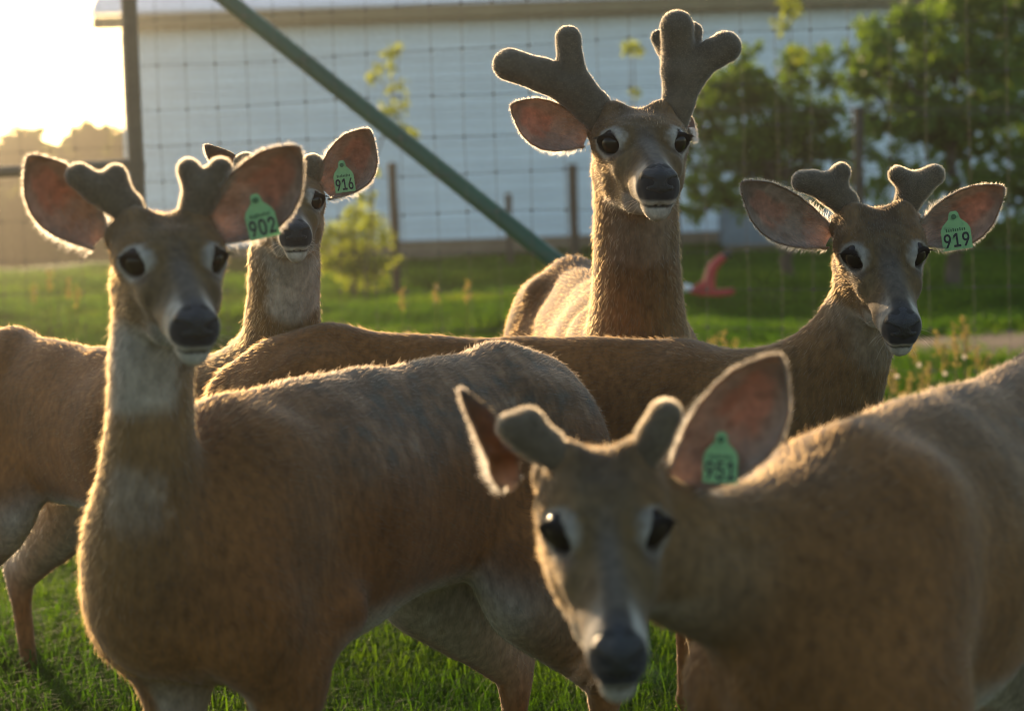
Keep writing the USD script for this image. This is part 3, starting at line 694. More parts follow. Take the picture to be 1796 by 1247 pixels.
def build_deer(S):
    rng = np.random.default_rng(S['seed'])
    s = S['scale']; f = unit([*S['fwd'], 0]); lf = np.array([-f[1], f[0], 0.0]); up = np.array([0, 0, 1.0])
    w = P(S['withers'][0], S['withers'][1], S['withers'][2]); org = np.array([w[0], w[1], 0.0]); dz = S.get('lift', 0.0)
    name = 'deer'
    path, _ = thing(name, org, S['label'], 'deer')
    B = lambda x, y, z, foot=False: org + s * (x * f + y * lf + z * up) + (0 if foot else dz) * up
    sh = Shape()
    cr = lambda p: (p[0], p[1], p[2] + S.get('croup', 0.0) * float(sstep(-.42, -.80, p[0])) * (p[2] > .56))
    T = lambda a, b, ra, rb, k=.05, sq=.74, lat=lf, g='torso': sh.cone(B(*cr(a)), B(*cr(b)), ra * s, rb * s, k * s, lat, sq, g)
    # trunk
    T((.04, 0, .70), (-.22, 0, .712), .172, .188); T((-.22, 0, .712), (-.54, 0, .738), .188, .165); T((-.54, 0, .738), (-.80, 0, .775), .165, .150)
    T((-.80, 0, .775), (-.90, 0, .735), .150, .105)
    T((-.02, 0, .855), (-.34, 0, .850), .058, .055, .06, .8); T((-.34, 0, .850), (-.72, 0, .882), .055, .062, .06, .8); T((-.72, 0, .882), (-.92, 0, .825), .062, .045, .06, .9)
    T((.12, 0, .63), (-.05, 0, .565), .085, .075, .06, .9)
    T((-.90, 0, .80), (-.985, 0, .74), .040, .034, .03, 1.1); T((-.985, 0, .74), (-1.0, 0, .60), .034, .014, .02, 1.2)
    legs = S.get('legs', {})
    for sd, tagn in ((1, 'l'), (-1, 'r')):
        fo, ho = legs.get('f' + tagn, 0.0), legs.get('h' + tagn, 0.0)
        T((-.02, .080 * sd, .80), (.058, .108 * sd, .615), .068, .070, .09, .7); T((.065, .112 * sd, .60), (-.005, .105 * sd, .50), .070, .056, .05, .8, g='leg')
        T((-.005, .105 * sd, .50), (.025 + fo * .4, .092 * sd, .30), .052, .030, .03, .9, g='leg'); T((.025 + fo * .4, .092 * sd, .31), (.028 + fo * .4, .092 * sd, .275), .031, .029, .02, 1, g='leg')
        T((.025 + fo * .4, .092 * sd, .29), (.012 + fo * .9, .090 * sd, .09), .024, .0185, .02, 1, g='leg'); T((.012 + fo * .9, .090 * sd, .085), (.045 + fo, .090 * sd, .03), .0225, .020, .015, 1, g='leg'); T((.045 + fo, .09 * sd, .024), (.07 + fo, .09 * sd, .016), .024, .016, .012, 1.0, g='leg')
        T((-.77, .075 * sd, .745), (-.64, .108 * sd, .60), .135, .100, .06, .62); T((-.63, .108 * sd, .565), (-.75, .105 * sd, .47), .094, .072, .05, .7, g='leg')
        T((-.68, .106 * sd, .52), (-.88 + ho * .3, .095 * sd, .345), .090, .043, .04, .75, g='leg'); T((-.905 + ho * .3, .095 * sd, .36), (-.885 + ho * .5, .093 * sd, .30), .036, .027, .02, .8, g='leg')
        T((-.89 + ho * .5, .093 * sd, .31), (-.855 + ho, .09 * sd, .09), .0245, .0185, .02, 1, g='leg'); T((-.855 + ho, .09 * sd, .09), (-.82 + ho, .09 * sd, .03), .0225, .020, .015, 1, g='leg'); T((-.82 + ho, .09 * sd, .024), (-.79 + ho, .09 * sd, .016), .024, .016, .012, 1.0, g='leg')
    for sd in (1, -1):
        T((-.70, .080 * sd, .872), (-.76, .085 * sd, .865), .036, .030, .05, 1)
        if S['seed'] != 951: T((.02, .105 * sd, .80), (.095, .128 * sd, .655), .030, .040, .05, .9)
        if S['seed'] != 951: T((-.10, .128 * sd, .60), (-.02, .120 * sd, .56), .050, .045, .05, .8)
        sh.cone(B(-.56, .235 * sd, .735), B(-.50, .240 * sd, .62), .09 * s, .075 * s, .10 * s, None, 1, 'torso', True)
        if S['seed'] != 951: sh.cone(B(.02, .250 * sd, .84), B(-.14, .255 * sd, .72), .085 * s, .08 * s, .10 * s, None, 1, 'torso', True)
    # head frame
    hx, hl = unit(S['hfwd']), np.asarray(S['hleft'], float); hl = unit(hl - (hl @ hx) * hx); hz = np.cross(hx, hl)
    ho_, hs = P(*S['head']), S['hscale']; hw = S.get('hw', 1.0); Rm = np.stack([hx, hl, hz], 1)
    Hd = lambda x, y, z: ho_ + hs * (Rm @ np.array([x, y * hw, z]))
    # neck: from the head down into the chest
    nk = [Hd(-.075, 0, -.055)] + [P(x, y, d) for x, y, d, r in S['neck']] + [B(-.02, 0, .72) if S['seed'] != 951 else B(-.20, 0, .72)]
    nr = [.058 * hs] + [r / FPX * d for x, y, d, r in S['neck']] + [.17 * s]
    nsq = S.get('neck_sq', .8); nlat = unit(hl * [1, 1, 0] * .5 + lf * .5) if not S.get('neck_side') else lf
    for i_ in range(len(nk) - 1):
        a_, b_ = i_ / (len(nk) - 1), (i_ + 1) / (len(nk) - 1)
        q = 1 if S.get('neck_side') else 1 / nsq
        sh.cone(nk[i_], nk[i_ + 1], nr[i_] * (q if 0 < i_ else 1), nr[i_ + 1] * (q if i_ < len(nk) - 2 else 1), .045 * s, nlat if i_ > 0 else hl, nsq if i_ else .9, 'neck')
    Hc = lambda a, b, ra, rb, k=.02, sq=1.0, carve=False: sh.cone(Hd(*a), Hd(*b), ra * hs, rb * hs, k * hs, hl, sq * hw, 'head', carve)
    Hc((-.080, 0, -.022), (-.02, 0, -.014), .056, .050, .03)
    Hc((-.095, 0, -.062), (-.02, 0, -.062), .052, .040, .04)
    for sd in (1, -1):
        Hc((-.065, .024 * sd, .010), (.012, .028 * sd, .004), .031, .025)
        Hc((-.028, .047 * sd, .010), (.030, .040 * sd, .002), .019, .016, .014)
        Hc((-.020, .045 * sd, -.028), (.055, .034 * sd, -.032), .025, .022)
        Hc((.03, .017 * sd, -.045), (.165, .0145 * sd, -.045), .029, .0185)
        Hc((.12, .020 * sd, -.058), (.183, .0115 * sd, -.057), .015, .0120, .012)
        Hc((-.055, .036 * sd, -.072), (.06, .022 * sd, -.082), .030, .021, .025)
        Hc((-.058, .040 * sd, -.048), (.0, .038 * sd, -.060), .032, .025, .025)
        Hc((-.092, .055 * sd, .004), (-.080, .050 * sd, .0), .026, .022, .025)
        Hc((-.066, .040 * sd, .022), (-.070, .043 * sd, .036), .021, .0165, .03)
        Hc((-.040, .052 * sd, -.006), (-.016, .056 * sd, -.006), .028, .0215, .02)
        sh.cone(Hd(.017, .052 * sd, -.001), Hd(.045, .074 * sd, -.002), .0200 * hs, .0225 * hs, .006 * hs, hz, .70, 'head', True)
    Hc((.02, 0, -.014), (.165, 0, -.029), .029, .0205)
    Hc((.06, 0, -.082), (.164, 0, -.081), .019, .0160, .02); Hc((.15, 0, -.078), (.172, 0, -.078), .014, .0125, .01, 1.4)
    Hc((.176, 0, -.036), (.168, 0, -.040), .0235, .026, .015, 1.1)
    for sd in (1, -1):
        Hc((.190, .004 * sd, -.0695), (.105, .036 * sd, -.0725), .0020, .0016, .004, carve=True)
    # surface
    allp = np.array([q for p in sh.p for q in (p[0], p[1])]); rr = np.array([r for p in sh.p for r in (p[2], p[3])])[:, None]
    lo, hi = (allp - rr).min(0) - .04, (allp + rr).max(0) + .04
    hb = np.array([Hd(x, y, z) for x in (-.12, .215) for y in (-.08, .08) for z in (-.115, .07)])
    ax = [axis(lo[k], hi[k], .0115, (hb[:, k].min(), hb[:, k].max()), .0042) for k in range(3)]
    V, F = surface(sh, *ax); V = V.astype(float); N = vnormals(V, F)
    # where each vertex belongs
    D = {g: sh(V, g) for g in ('torso', 'leg', 'neck', 'head')}
    dm = np.min(np.stack(list(D.values())), 0)
    W = {g: np.exp(-(D[g] - dm) / .03) for g in D}; tot = sum(W.values()); W = {g: W[g] / tot for g in W}
    h = (V - ho_) @ Rm / hs / [1, hw, 1]; bq = (V - org - [0, 0, dz]) / s; bx_, by_, bz_ = bq @ f, bq @ lf, bq[:, 2]
    nz = meshkit.fbm(V * 9, 3, S['seed']) - .5; nz2 = meshkit.fbm(V * np.array([38, 38, 26.]), 3, S['seed'] + 5) - .5; nz3 = meshkit.fbm(V * 110, 2, S['seed'] + 9) - .5
    # torso colours
    tone = np.asarray(S.get('tone', (1, 1, 1)), float)
    torso = np.tile(mixc(BROWN[None], RED_, np.array([S.get('red', .5)]))[0], (len(V), 1))
    torso = mixc(torso, RED_ * 1.05, np.clip(sstep(.78, .62, bz_) * sstep(.0, -.3, bx_) * .55 + nz * .9, 0, .8) * S.get('red', .5) * 1.3)
    moult = sstep(.70, .84, bz_ + nz * .12) * sstep(.05, -.25, bx_) * S.get('moult', .3)
    torso = mixc(torso, C_(.075, .068, .052), np.clip(moult * (.55 + 2.6 * nz2), 0, 1) * .9)
    torso = mixc(torso, C_(.20, .17, .125), np.clip(moult * (.1 - 2.4 * nz2), 0, 1) * .7)
    torso = mixc(torso, DARK, sstep(.045, .01, np.abs(by_)) * sstep(.83, .89, bz_) * .35)
    torso = mixc(torso, BELLY, sstep(.615, .555, bz_ + .03 * nz + .12 * np.abs(by_)) * sstep(-.02, -.14, bx_) * (N[:, 2] < .35) * sstep(.45, -.25, N[:, 2]))
    torso = mixc(torso, BELLY * 1.1, sstep(-.90, -.955, bx_) * sstep(.085, .045, np.abs(by_)) * sstep(.82, .76, bz_))
    leg = np.tile(LEG_, (len(V), 1)); inner = sstep(.0, -.45, (N @ lf) * np.sign(by_))
    leg = mixc(leg, BELLY * .8, inner * sstep(.25, .42, bz_) * .9); leg = mixc(leg, BELLY * .75, sstep(.5, -.2, N[:, 2]) * sstep(.30, .5, bz_) * sstep(-.3, -.5, bx_) * sstep(.3, .8, N @ f) * .8)
    leg = mixc(leg, C_(.03, .026, .022), sstep(.055, .045, bz_))
    # neck colours: pale throat patches on the side the chin is on
    seg = np.array(nk); cum = np.r_[0, np.cumsum(np.linalg.norm(np.diff(seg, axis=0), axis=1))]
    best = np.full(len(V), 9.); at = np.zeros(len(V)); off = np.zeros((len(V), 3)); tan = np.zeros((len(V), 3))
    for i_ in range(len(seg) - 1):
        ab = seg[i_ + 1] - seg[i_]; L2 = ab @ ab; t = np.clip((V - seg[i_]) @ ab / L2, 0, 1); o = V - seg[i_] - t[:, None] * ab; dd = np.linalg.norm(o, axis=1); m = dd < best
        best[m] = dd[m]; at[m] = (cum[i_] + t * math.sqrt(L2))[m]; off[m] = o[m]; tan[m] = ab / math.sqrt(L2)
    front = (f * .5 + hx * .7) * [1, 1, .3]; front = unit(front - (tan * front).sum(1)[:, None] * tan); fr = (unit(off) * front).sum(1); atn = at / s
    neck = np.tile(GREY * .55 + BROWN * .5, (len(V), 1)); neck = mixc(neck, DARK * 1.5, sstep(-.3, -.9, fr) * .5)
    neck = mixc(neck, RED_ * .9, np.clip(.35 + nz, 0, .7) * S.get('neck_red', .2))
    wv = sstep(.55, .85, fr + nz * .25 + nz3 * .2) * sstep(.05, .08, atn) * sstep(.185, .15, atn + nz * .05); neck = mixc(neck, WHITE_, wv * .55 * S.get('throat', 1.0))
    wv2 = sstep(.80, 1.0, fr + nz * .4 + nz3 * .3) * sstep(.235, .26, atn + nz * .04) * sstep(.34, .29, atn + nz * .05); neck = mixc(neck, WHITE_ * .8, wv2 * .3 * S.get('patch', 0.0))
    # head colours
    hx_, ay, hz_ = h[:, 0], np.abs(h[:, 1]), h[:, 2]
    head = np.tile(GREY * .80, (len(V), 1))
    head = mixc(head, BROWN * 1.08, sstep(.028, .05, ay) * sstep(.07, -.03, hx_) * .8)
    head = mixc(head, DARK * 1.0, sstep(.05, .02, ay) * sstep(.02, -.03, hx_) * sstep(-.01, .02, hz_) * .85)
    head = mixc(head, C_(.13, .080, .042), sstep(.022, .045, ay) * sstep(-.01, -.04, hx_) * sstep(-.01, .015, hz_) * .8)
    head = mixc(head, C_(.072, .062, .052), sstep(.026, .006, ay + nz * .012) * sstep(-.01, .05, hx_) * sstep(-.04, -.02, hz_) * .75)
    head = mixc(head, WHITE_ * .62, sstep(.010, .022, ay) * sstep(.040, .026, ay) * sstep(.10, .15, hx_) * .65 * sstep(-.05, -.03, hz_))
    de = np.sqrt((hx_ - .020) ** 2 + ((ay - .058) * .9) ** 2 + (hz_ * 1.34) ** 2); ang = np.arctan2(hz_, hx_ - .016)
    ringw = .0085 + .0075 * np.clip(np.sin(ang) * .9 + 4 * 0 + .45 * np.cos(ang), 0, 1) + .005 * np.clip(-np.sin(ang), 0, 1)
    head = mixc(head, WHITE_ * S.get('ring', .66), sstep(ringw + .026, ringw + .015, de + nz3 * .008) * sstep(.025, .03, ay) * (1 - .75 * sstep(-.004, -.022, hx_ - .0)))
    head = mixc(head, C_(.022, .018, .015), sstep(.0275, .0225, de))
    head = mixc(head, C_(.06, .045, .035), sstep(.013, .006, np.hypot((hx_ - .043) * .6, hz_ + .014)) * sstep(.03, .036, ay) * .7)
    head = mixc(head, WHITE_ * .85, sstep(.125, .150, hx_ - .10 * (ay - .02)) * sstep(.011, .022, ay + (hz_ < -.05) * .02) * sstep(.0, -.02, hz_) * .85)
    head = mixc(head, WHITE_ * .8, sstep(-.062, -.072, hz_) * sstep(.05, .10, hx_))
    head = mixc(head, BELLY * .9, sstep(-.080, -.098, hz_) * sstep(-.05, .0, hx_) * .8)
    head = mixc(head, C_(.035, .03, .028), sstep(.012, .006, np.hypot(hx_ - .128, hz_ + .080)) * (ay > .01) * .8)
    head = mixc(head, C_(.02, .018, .017), sstep(.0034, .0012, np.abs(hz_ + .0705)) * sstep(.10, .12, hx_) * .9)
    head = mixc(head, C_(.018, .017, .018), sstep(.170, .176, hx_) * sstep(-.064, -.058, hz_))
    head = mixc(head, C_(.03, .028, .028), sstep(.135, .165, hx_) * sstep(.020, .012, ay) * sstep(-.03, -.018, hz_) * .85)
    col = sum(W[g][:, None] * c for g, c in (('torso', torso), ('leg', leg), ('neck', neck), ('head', head)))
    col = np.clip(col * (1 + .35 * nz + .25 * nz3)[:, None] * tone, .004, .9)
    body = part(path, 'body', (V, F), COAT, smooth=True, col=col, org=org)
    # fur
    flow = sum(W[g][:, None] * c for g, c in (('torso', np.tile(-f + [0, 0, -.45], (len(V), 1))), ('leg', np.tile([0, 0, -1.0], (len(V), 1))), ('neck', tan + [0, 0, -.15]), ('head', np.tile(-hx - [0, 0, .05], (len(V), 1)))))
    Lh = W['torso'] * .0135 + W['leg'] * (.006 + .010 * sstep(.25, .5, bz_)) + W['neck'] * .0135 + W['head'] * np.clip(.003 + .0045 * sstep(.14, -.06, hx_), .003, .010)
    Lh = Lh * (1 + .6 * (sstep(-.90, -.95, bx_) * W['torso'])) * (1 + .4 * wv2 * W['neck'])
    bald = sstep(.166, .160, hx_) + (hz_ < -.066) * 1.0; bald = np.clip(bald, 0, 1) * sstep(.021, .027, de)
    dens = W['torso'] * 1 + W['neck'] * 1.3 + W['leg'] * .8 + W['head'] * 3.2 * np.maximum(bald, 1 - W['head'])
    lift = W['torso'] * .10 + W['neck'] * .15 + W['leg'] * .12 + W['head'] * .16
    fur(path, 'fur', V, F, N, flow, col, Lh * (.75 + .25 * s), S.get('hairs', 34000), rng, lift * S.get('fluff', 1.0), .00055 * S['widths'], dens, org=org, fuzzy=.07)
    # eyes
    for sd in (1, -1):
        c = Hd(.009, .0470 * sd, .0); e = unit(Rm @ np.array([.78, .62 * sd, .02])); su = unit(hz - (hz @ e) * e); ss = np.cross(e, su)
        eye = part(path, 'eye', trimesh.creation.icosphere(3, .0215 * hs).apply_translation(c), EYEM, smooth=True, org=org)
        def arc(a0, a1, r, ru, push, n=15):
            t = np.linspace(a0, a1, n); return c + hs * (e * push + su * ru * np.sin(t)[:, None] + ss * r * np.cos(t)[:, None])
        t = np.linspace(0, 1, 15)
        part(eye, 'upper_eyelid', tube(arc(-.12, np.pi + .12, .0205, .0108, .0150), hs * (.0026 + .0024 * np.sin(t * np.pi)), 8), LID, smooth=True, org=org)
        part(eye, 'lower_eyelid', tube(arc(np.pi, 2 * np.pi, .0205, .0118, .0140), hs * (.0018 + .0006 * np.sin(t * np.pi)), 8), LID, smooth=True, org=org)
        lash = []
        for q in np.linspace(.5, np.pi - .5, 13):
            r_ = c + hs * (e * .0165 + su * .0116 * math.sin(q) + ss * .0205 * math.cos(q)); d_ = unit(e * .9 + su * .15 + ss * .5 * math.cos(q)) * .013 * hs
            lash.append(tube([r_, r_ + d_ * .6, r_ + d_ + [0, 0, -.002]], [.0007, .0005, .0002], 4))
        part(eye, 'lashes', cat(*lash), LID, org=org, kind='stuff')
    # nose pad
    ns = Shape(); Nc = lambda a, b, ra, rb, k=.008, sq=1.0, carve=False: ns.cone(Hd(*a), Hd(*b), ra * hs, rb * hs, k * hs, hl, sq * hw, 'n', carve)
    Nc((.172, 0, -.022), (.186, 0, -.030), .0150, .0160, .012, 1.2); Nc((.182, 0, -.035), (.188, 0, -.044), .0165, .0115, .012, 1.08)
    for sd in (1, -1):
        Nc((.178, .0185 * sd, -.029), (.186, .0145 * sd, -.038), .0112, .0105, .010)
        Nc((.203, .0130 * sd, -.032), (.188, .0255 * sd, -.033), .0046, .0062, .005, carve=True); Nc((.198, .024 * sd, -.041), (.184, .0330 * sd, -.036), .0028, .0036, .005, carve=True)
    Nc((.214, 0, -.030), (.206, 0, -.066), .0022, .0022, .004, carve=True)
    lo, hi = Hd(.178, 0, -.036) - .062 * hs, Hd(.178, 0, -.036) + .062 * hs
    nv, nf = surface(ns, *[axis(lo[k], hi[k], .0026 * hs) for k in range(3)])
    part(path, 'nose', (nv, nf), NOSE, smooth=True, org=org)
    # chin whiskers
    wl = []
    for _ in range(22):
        sd = rng.choice([-1, 1]); r_ = Hd(rng.uniform(.11, .165), sd * rng.uniform(.012, .030), rng.uniform(-.078, -.052)); d_ = unit(Rm @ np.array([rng.uniform(-.2, .8), sd * rng.uniform(.4, 1.2), rng.uniform(-1, .1)])); L = rng.uniform(.015, .045)
        wl.append(tube([r_, r_ + d_ * L * .6, r_ + d_ * L + [0, 0, -.12 * L]], [.00028, .0002, .0001], 3))
    part(path, 'whiskers', cat(*wl), PETAL, org=org, kind='stuff')

    # antlers in velvet
    for segs in S['antlers']:
        an = Shape(); d0 = segs['d']
        for chain in segs['c']:
            pr = [(P(x, y, d0 + (o[0] if o else 0)), r * S.get('slim', .95) / FPX * d0) for x, y, r, *o in chain]
            for (a, ra), (b, rb) in zip(pr[:-1], pr[1:]):
                an.cone(a, b, ra, rb, .012, None, 1, 'a')
        ap = np.array([q for p in an.p for q in (p[0], p[1])]); lo, hi = ap.min(0) - .06, ap.max(0) + .06
        av, af = surface(an, *[axis(lo[k], hi[k], .006) for k in range(3)]); an_n = vnormals(av, af)
        av = av + an_n * (.0035 * (meshkit.fbm(av * 28, 3, 17) - .5) + .0016 * (meshkit.fbm(av * np.array([150, 150, 40.]), 2, 18) - .5))[:, None] * S['hscale']; an_n = vnormals(av, af)
        ac = np.clip(C_(.092, .070, .048) * (1 + .5 * (meshkit.fbm(av * 40, 3, 3) - .5) + .5 * (meshkit.fbm(av * 160, 2, 8) - .5))[:, None], .01, .9)
        apth = part(path, 'antler', (av, af), VELVET, smooth=True, col=ac, org=org)
        base = P(segs['c'][0][0][0], segs['c'][0][0][1], d0)
        fur(apth, 'velvet', av, af, an_n, unit(av - base), C_(.17, .122, .075) * np.ones((len(av), 1)), .0046 * segs.get('fz', 1.0), S.get('velvet', 9000), rng, 2.4, .00030 * S['widths'], None, .5, org=org, tipgain=1.0)

    # ears
    for E_ in S['ears']:
        b0, tp = P(*E_['base']), P(*E_['tip']); L = np.linalg.norm(tp - b0); a = (tp - b0) / L
        od = E_['open']; n = RIGHT * od[0] + UP * od[1] - FWD * od[2]; n = unit(n - (n @ a) * a); bb = np.cross(a, n)
        Wd = E_['w'] / FPX * E_['tip'][2] / (E_.get('see', 1.0)); nu, nv_ = 34, 25; bend = E_.get('bend', .06)
        u = np.linspace(0, 1, nu); vv = np.linspace(-1, 1, nv_)
        prof = np.interp(u, [0, .06, .15, .3, .45, .6, .75, .86, .94, .98, 1], [.36, .44, .62, .87, 1.0, .98, .82, .55, .31, .16, .03]); Phi = np.interp(u, [0, .12, .3, .6, 1], [2.5, 2.1, 1.35, .95, .7]) * E_.get('cup', 1.0)

        def sheet(th):
            r_ = Wd * prof / np.sin(np.minimum(Phi, np.pi / 2)); ph = vv[None, :] * Phi[:, None]; R_ = (r_ + th)[:, None]
            skew = E_.get('skew', 0.0) * np.sin(u * np.pi)[:, None] * Wd
            return b0 + a * (u * L)[:, None, None] + bb * (R_ * np.sin(ph) + skew)[..., None] + n * ((r_ * np.cos(np.minimum(Phi, 1.6)))[:, None] - R_ * np.cos(ph) - bend * L * np.sin(u * 2.6)[:, None] ** 2)[..., None]
        ins, out = sheet(0.0), sheet(.0028)
        out = out + a * (.0028 * np.linspace(0, 1, nu) ** 6)[:, None, None]
        ii, jj = np.meshgrid(np.arange(nu - 1), np.arange(nv_ - 1), indexing='ij'); K = nu * nv_
        qi = np.stack([ii * nv_ + jj, (ii + 1) * nv_ + jj, (ii + 1) * nv_ + jj + 1, ii * nv_ + jj + 1], -1).reshape(-1, 4); qo = qi[:, ::-1] + K
        rim = [r * nv_ for r in range(nu)] + [(nu - 1) * nv_ + c_ for c_ in range(1, nv_)] + [r * nv_ + nv_ - 1 for r in range(nu - 2, -1, -1)]
        rim = np.array(rim); qr = np.stack([rim[:-1], rim[:-1] + K, rim[1:] + K, rim[1:]], 1)[:, ::-1]
        bs = np.arange(nv_ - 1); qb = np.stack([bs, bs + 1, bs + 1 + K, bs + K], 1)[:, ::-1]
        q = np.vstack([qi, qo, qr, qb]); ev = np.vstack([ins.reshape(-1, 3), out.reshape(-1, 3)]); ef = np.vstack([q[:, [0, 1, 2]], q[:, [0, 2, 3]]])
        en = vnormals(ev, ef); mid_in = ins[nu // 2, nv_ // 2]; k_ = (nu // 2) * nv_ + nv_ // 2
        if en[k_] @ n < 0:
            ef = ef[:, ::-1]; en = -en
        uu = np.r_[np.repeat(u, nv_), np.repeat(u, nv_)]; v2 = np.r_[np.tile(vv, nu), np.tile(vv, nu)]; isin = np.r_[np.ones(K), np.zeros(K)]
        enz = meshkit.fbm(ev * 60, 3, 4) - .5
        cin = np.tile(C_(.50, .40, .33), (2 * K, 1)); cin = mixc(cin, C_(.62, .33, .24), sstep(.38, .52, uu + enz * .12) * sstep(.92, .78, uu + enz * .1) * sstep(.62, .35, np.abs(v2 + .05) + enz * .3) * .9); cin = mixc(cin, C_(.55, .46, .40), np.clip(sstep(.55, .95, np.abs(v2) + enz * .5) + sstep(.50, .15, uu + enz * .3), 0, 1) * .9); cin = mixc(cin, C_(.22, .15, .11), sstep(.75, .98, uu + enz * .15) * .8 + 0 * uu)  # pink bare-skin patch also carries the orange of sun through the ear
        cin = mixc(cin, C_(.20, .14, .10), np.clip(sstep(.1, .6, enz * 3), 0, 1) * .5); cin = mixc(cin, C_(.46, .40, .34), sstep(.10, .03, np.abs(v2 + .35 - .2 * uu)) * sstep(.75, .4, uu) * .5)
        cout = np.tile(GREY * .85, (2 * K, 1)); cout = mixc(cout, DARK * .7, sstep(.84, .97, uu) * .8); cout = mixc(cout, C_(.45, .4, .33), sstep(.2, .02, uu) * .5)
        ec = np.clip((cin * isin[:, None] + cout * (1 - isin)[:, None]) * (1 + .6 * enz)[:, None] * [.95, .93, .88], .01, .9); ec = mixc(ec, C_(.36, .28, .20), sstep(.90, 1.0, np.maximum(np.abs(v2), uu)) * .7)  # edge painted lighter tan for the backlit rim glow
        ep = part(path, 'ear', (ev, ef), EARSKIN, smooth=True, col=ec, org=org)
        # fringe on the rim, longer pale hairs inside, short coat outside
        edge = sstep(.86, 1.0, np.maximum(np.abs(v2), sstep(.8, 1, uu)))
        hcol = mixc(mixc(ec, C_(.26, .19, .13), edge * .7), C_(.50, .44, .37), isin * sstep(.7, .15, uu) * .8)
        outw = unit(bb[None] * np.sign(v2)[:, None] * np.abs(v2)[:, None] ** 3 + a[None] * (.5 + uu[:, None]))
        fur(ep, 'ear_hair', ev, ef, unit(en + edge[:, None] * outw * 1.5), outw, hcol, .0032 + .0032 * edge + .013 * isin * sstep(.7, .1, uu), S.get('ear_hairs', 3600), rng, .45, .00045 * S['widths'], .5 + 5 * edge + 1.2 * isin * sstep(.8, .2, uu), .4, org=org)
        E_['frame'] = (a, n, bb, b0, L, Wd)
        if 'tag' in E_:
            tg = E_['tag']; c = P(tg['at'][0], tg['at'][1], E_['base'][2] * .5 + E_['tip'][2] * .5)
            # lay the tag in front of the inner surface
            tv = trimesh.Trimesh(ev, ef, process=False); dv = unit(c - EYE)
            hit = (np.abs(np.cross(ev[:K] - EYE, dv)) ** 2).sum(1).argmin(); c = EYE + dv * ((ev[hit] - EYE) @ dv) + 0
            tn = unit(n * .6 - dv * .8 + np.array(tg.get('tilt', (0, 0, 0)), float)); r_ = math.radians(tg['rot'])
            tx = unit((RIGHT * math.cos(r_) + UP * math.sin(r_)) - ((RIGHT * math.cos(r_) + UP * math.sin(r_)) @ tn) * tn); ty = np.cross(tn, tx)
            hgt = tg['h'] / FPX * E_['tip'][2]; wd = tg['w'] / FPX * E_['tip'][2]
            near = np.linalg.norm(ev[:K] - c, axis=1) < hgt * .75; c = c + tn * (max(0, ((ev[:K][near] - c) @ tn).max()) + .002)
            po_ = Polygon([(-.50, -.5), (.50, -.5), (.50, .02), (.42, .14), (.20, .30), (.16, .44), (.10, .5), (-.10, .5), (-.16, .44), (-.20, .30), (-.42, .14), (-.50, .02)]).buffer(.03, quad_segs=3).buffer(-.03)
            po_ = trimesh.creation.extrude_polygon(Polygon([(x * wd, y * hgt) for x, y in po_.exterior.coords]), .0016)
            Mt = np.eye(4); Mt[:3, 0], Mt[:3, 1], Mt[:3, 2], Mt[:3, 3] = tx, ty, tn, c
            tpth = part(path, 'ear_tag', po_.apply_transform(Mt), TAGM, org=org, label=f"pale green plastic ear tag reading {tg['text']}")
            tm = meshkit.text_mesh(tg['text'], hgt * .34, .0006, bold=True); ext = tm.bounds; k = min(1.0, wd * .86 / (ext[1, 0] - ext[0, 0]))
            tm.apply_translation([-(ext[0, 0] + ext[1, 0]) / 2, 0, 0]); tm.apply_scale([k, 1, 1]); tm.apply_translation([0, -hgt * .42, .0018])
            part(tpth, 'number', tm.apply_transform(Mt), INK, org=org)
            st = trimesh.creation.cylinder(.0035 * (hgt / .07) * 1.3, .003, sections=18).apply_translation([0, hgt * .36, .003])
            part(tpth, 'stud', st.apply_transform(Mt), STUDM, org=org)
            fine = []
            for q in range(9):
                x = (q - 4) * wd * .075; fine.append(box(x - wd * .022, x + wd * .022, -hgt * .02 - .0, hgt * (.045 + .02 * ((q * 5) % 3 == 0)), .0018, .0021))
            part(tpth, 'fine_print', cat(*fine).apply_transform(Mt), STUDM, org=org)


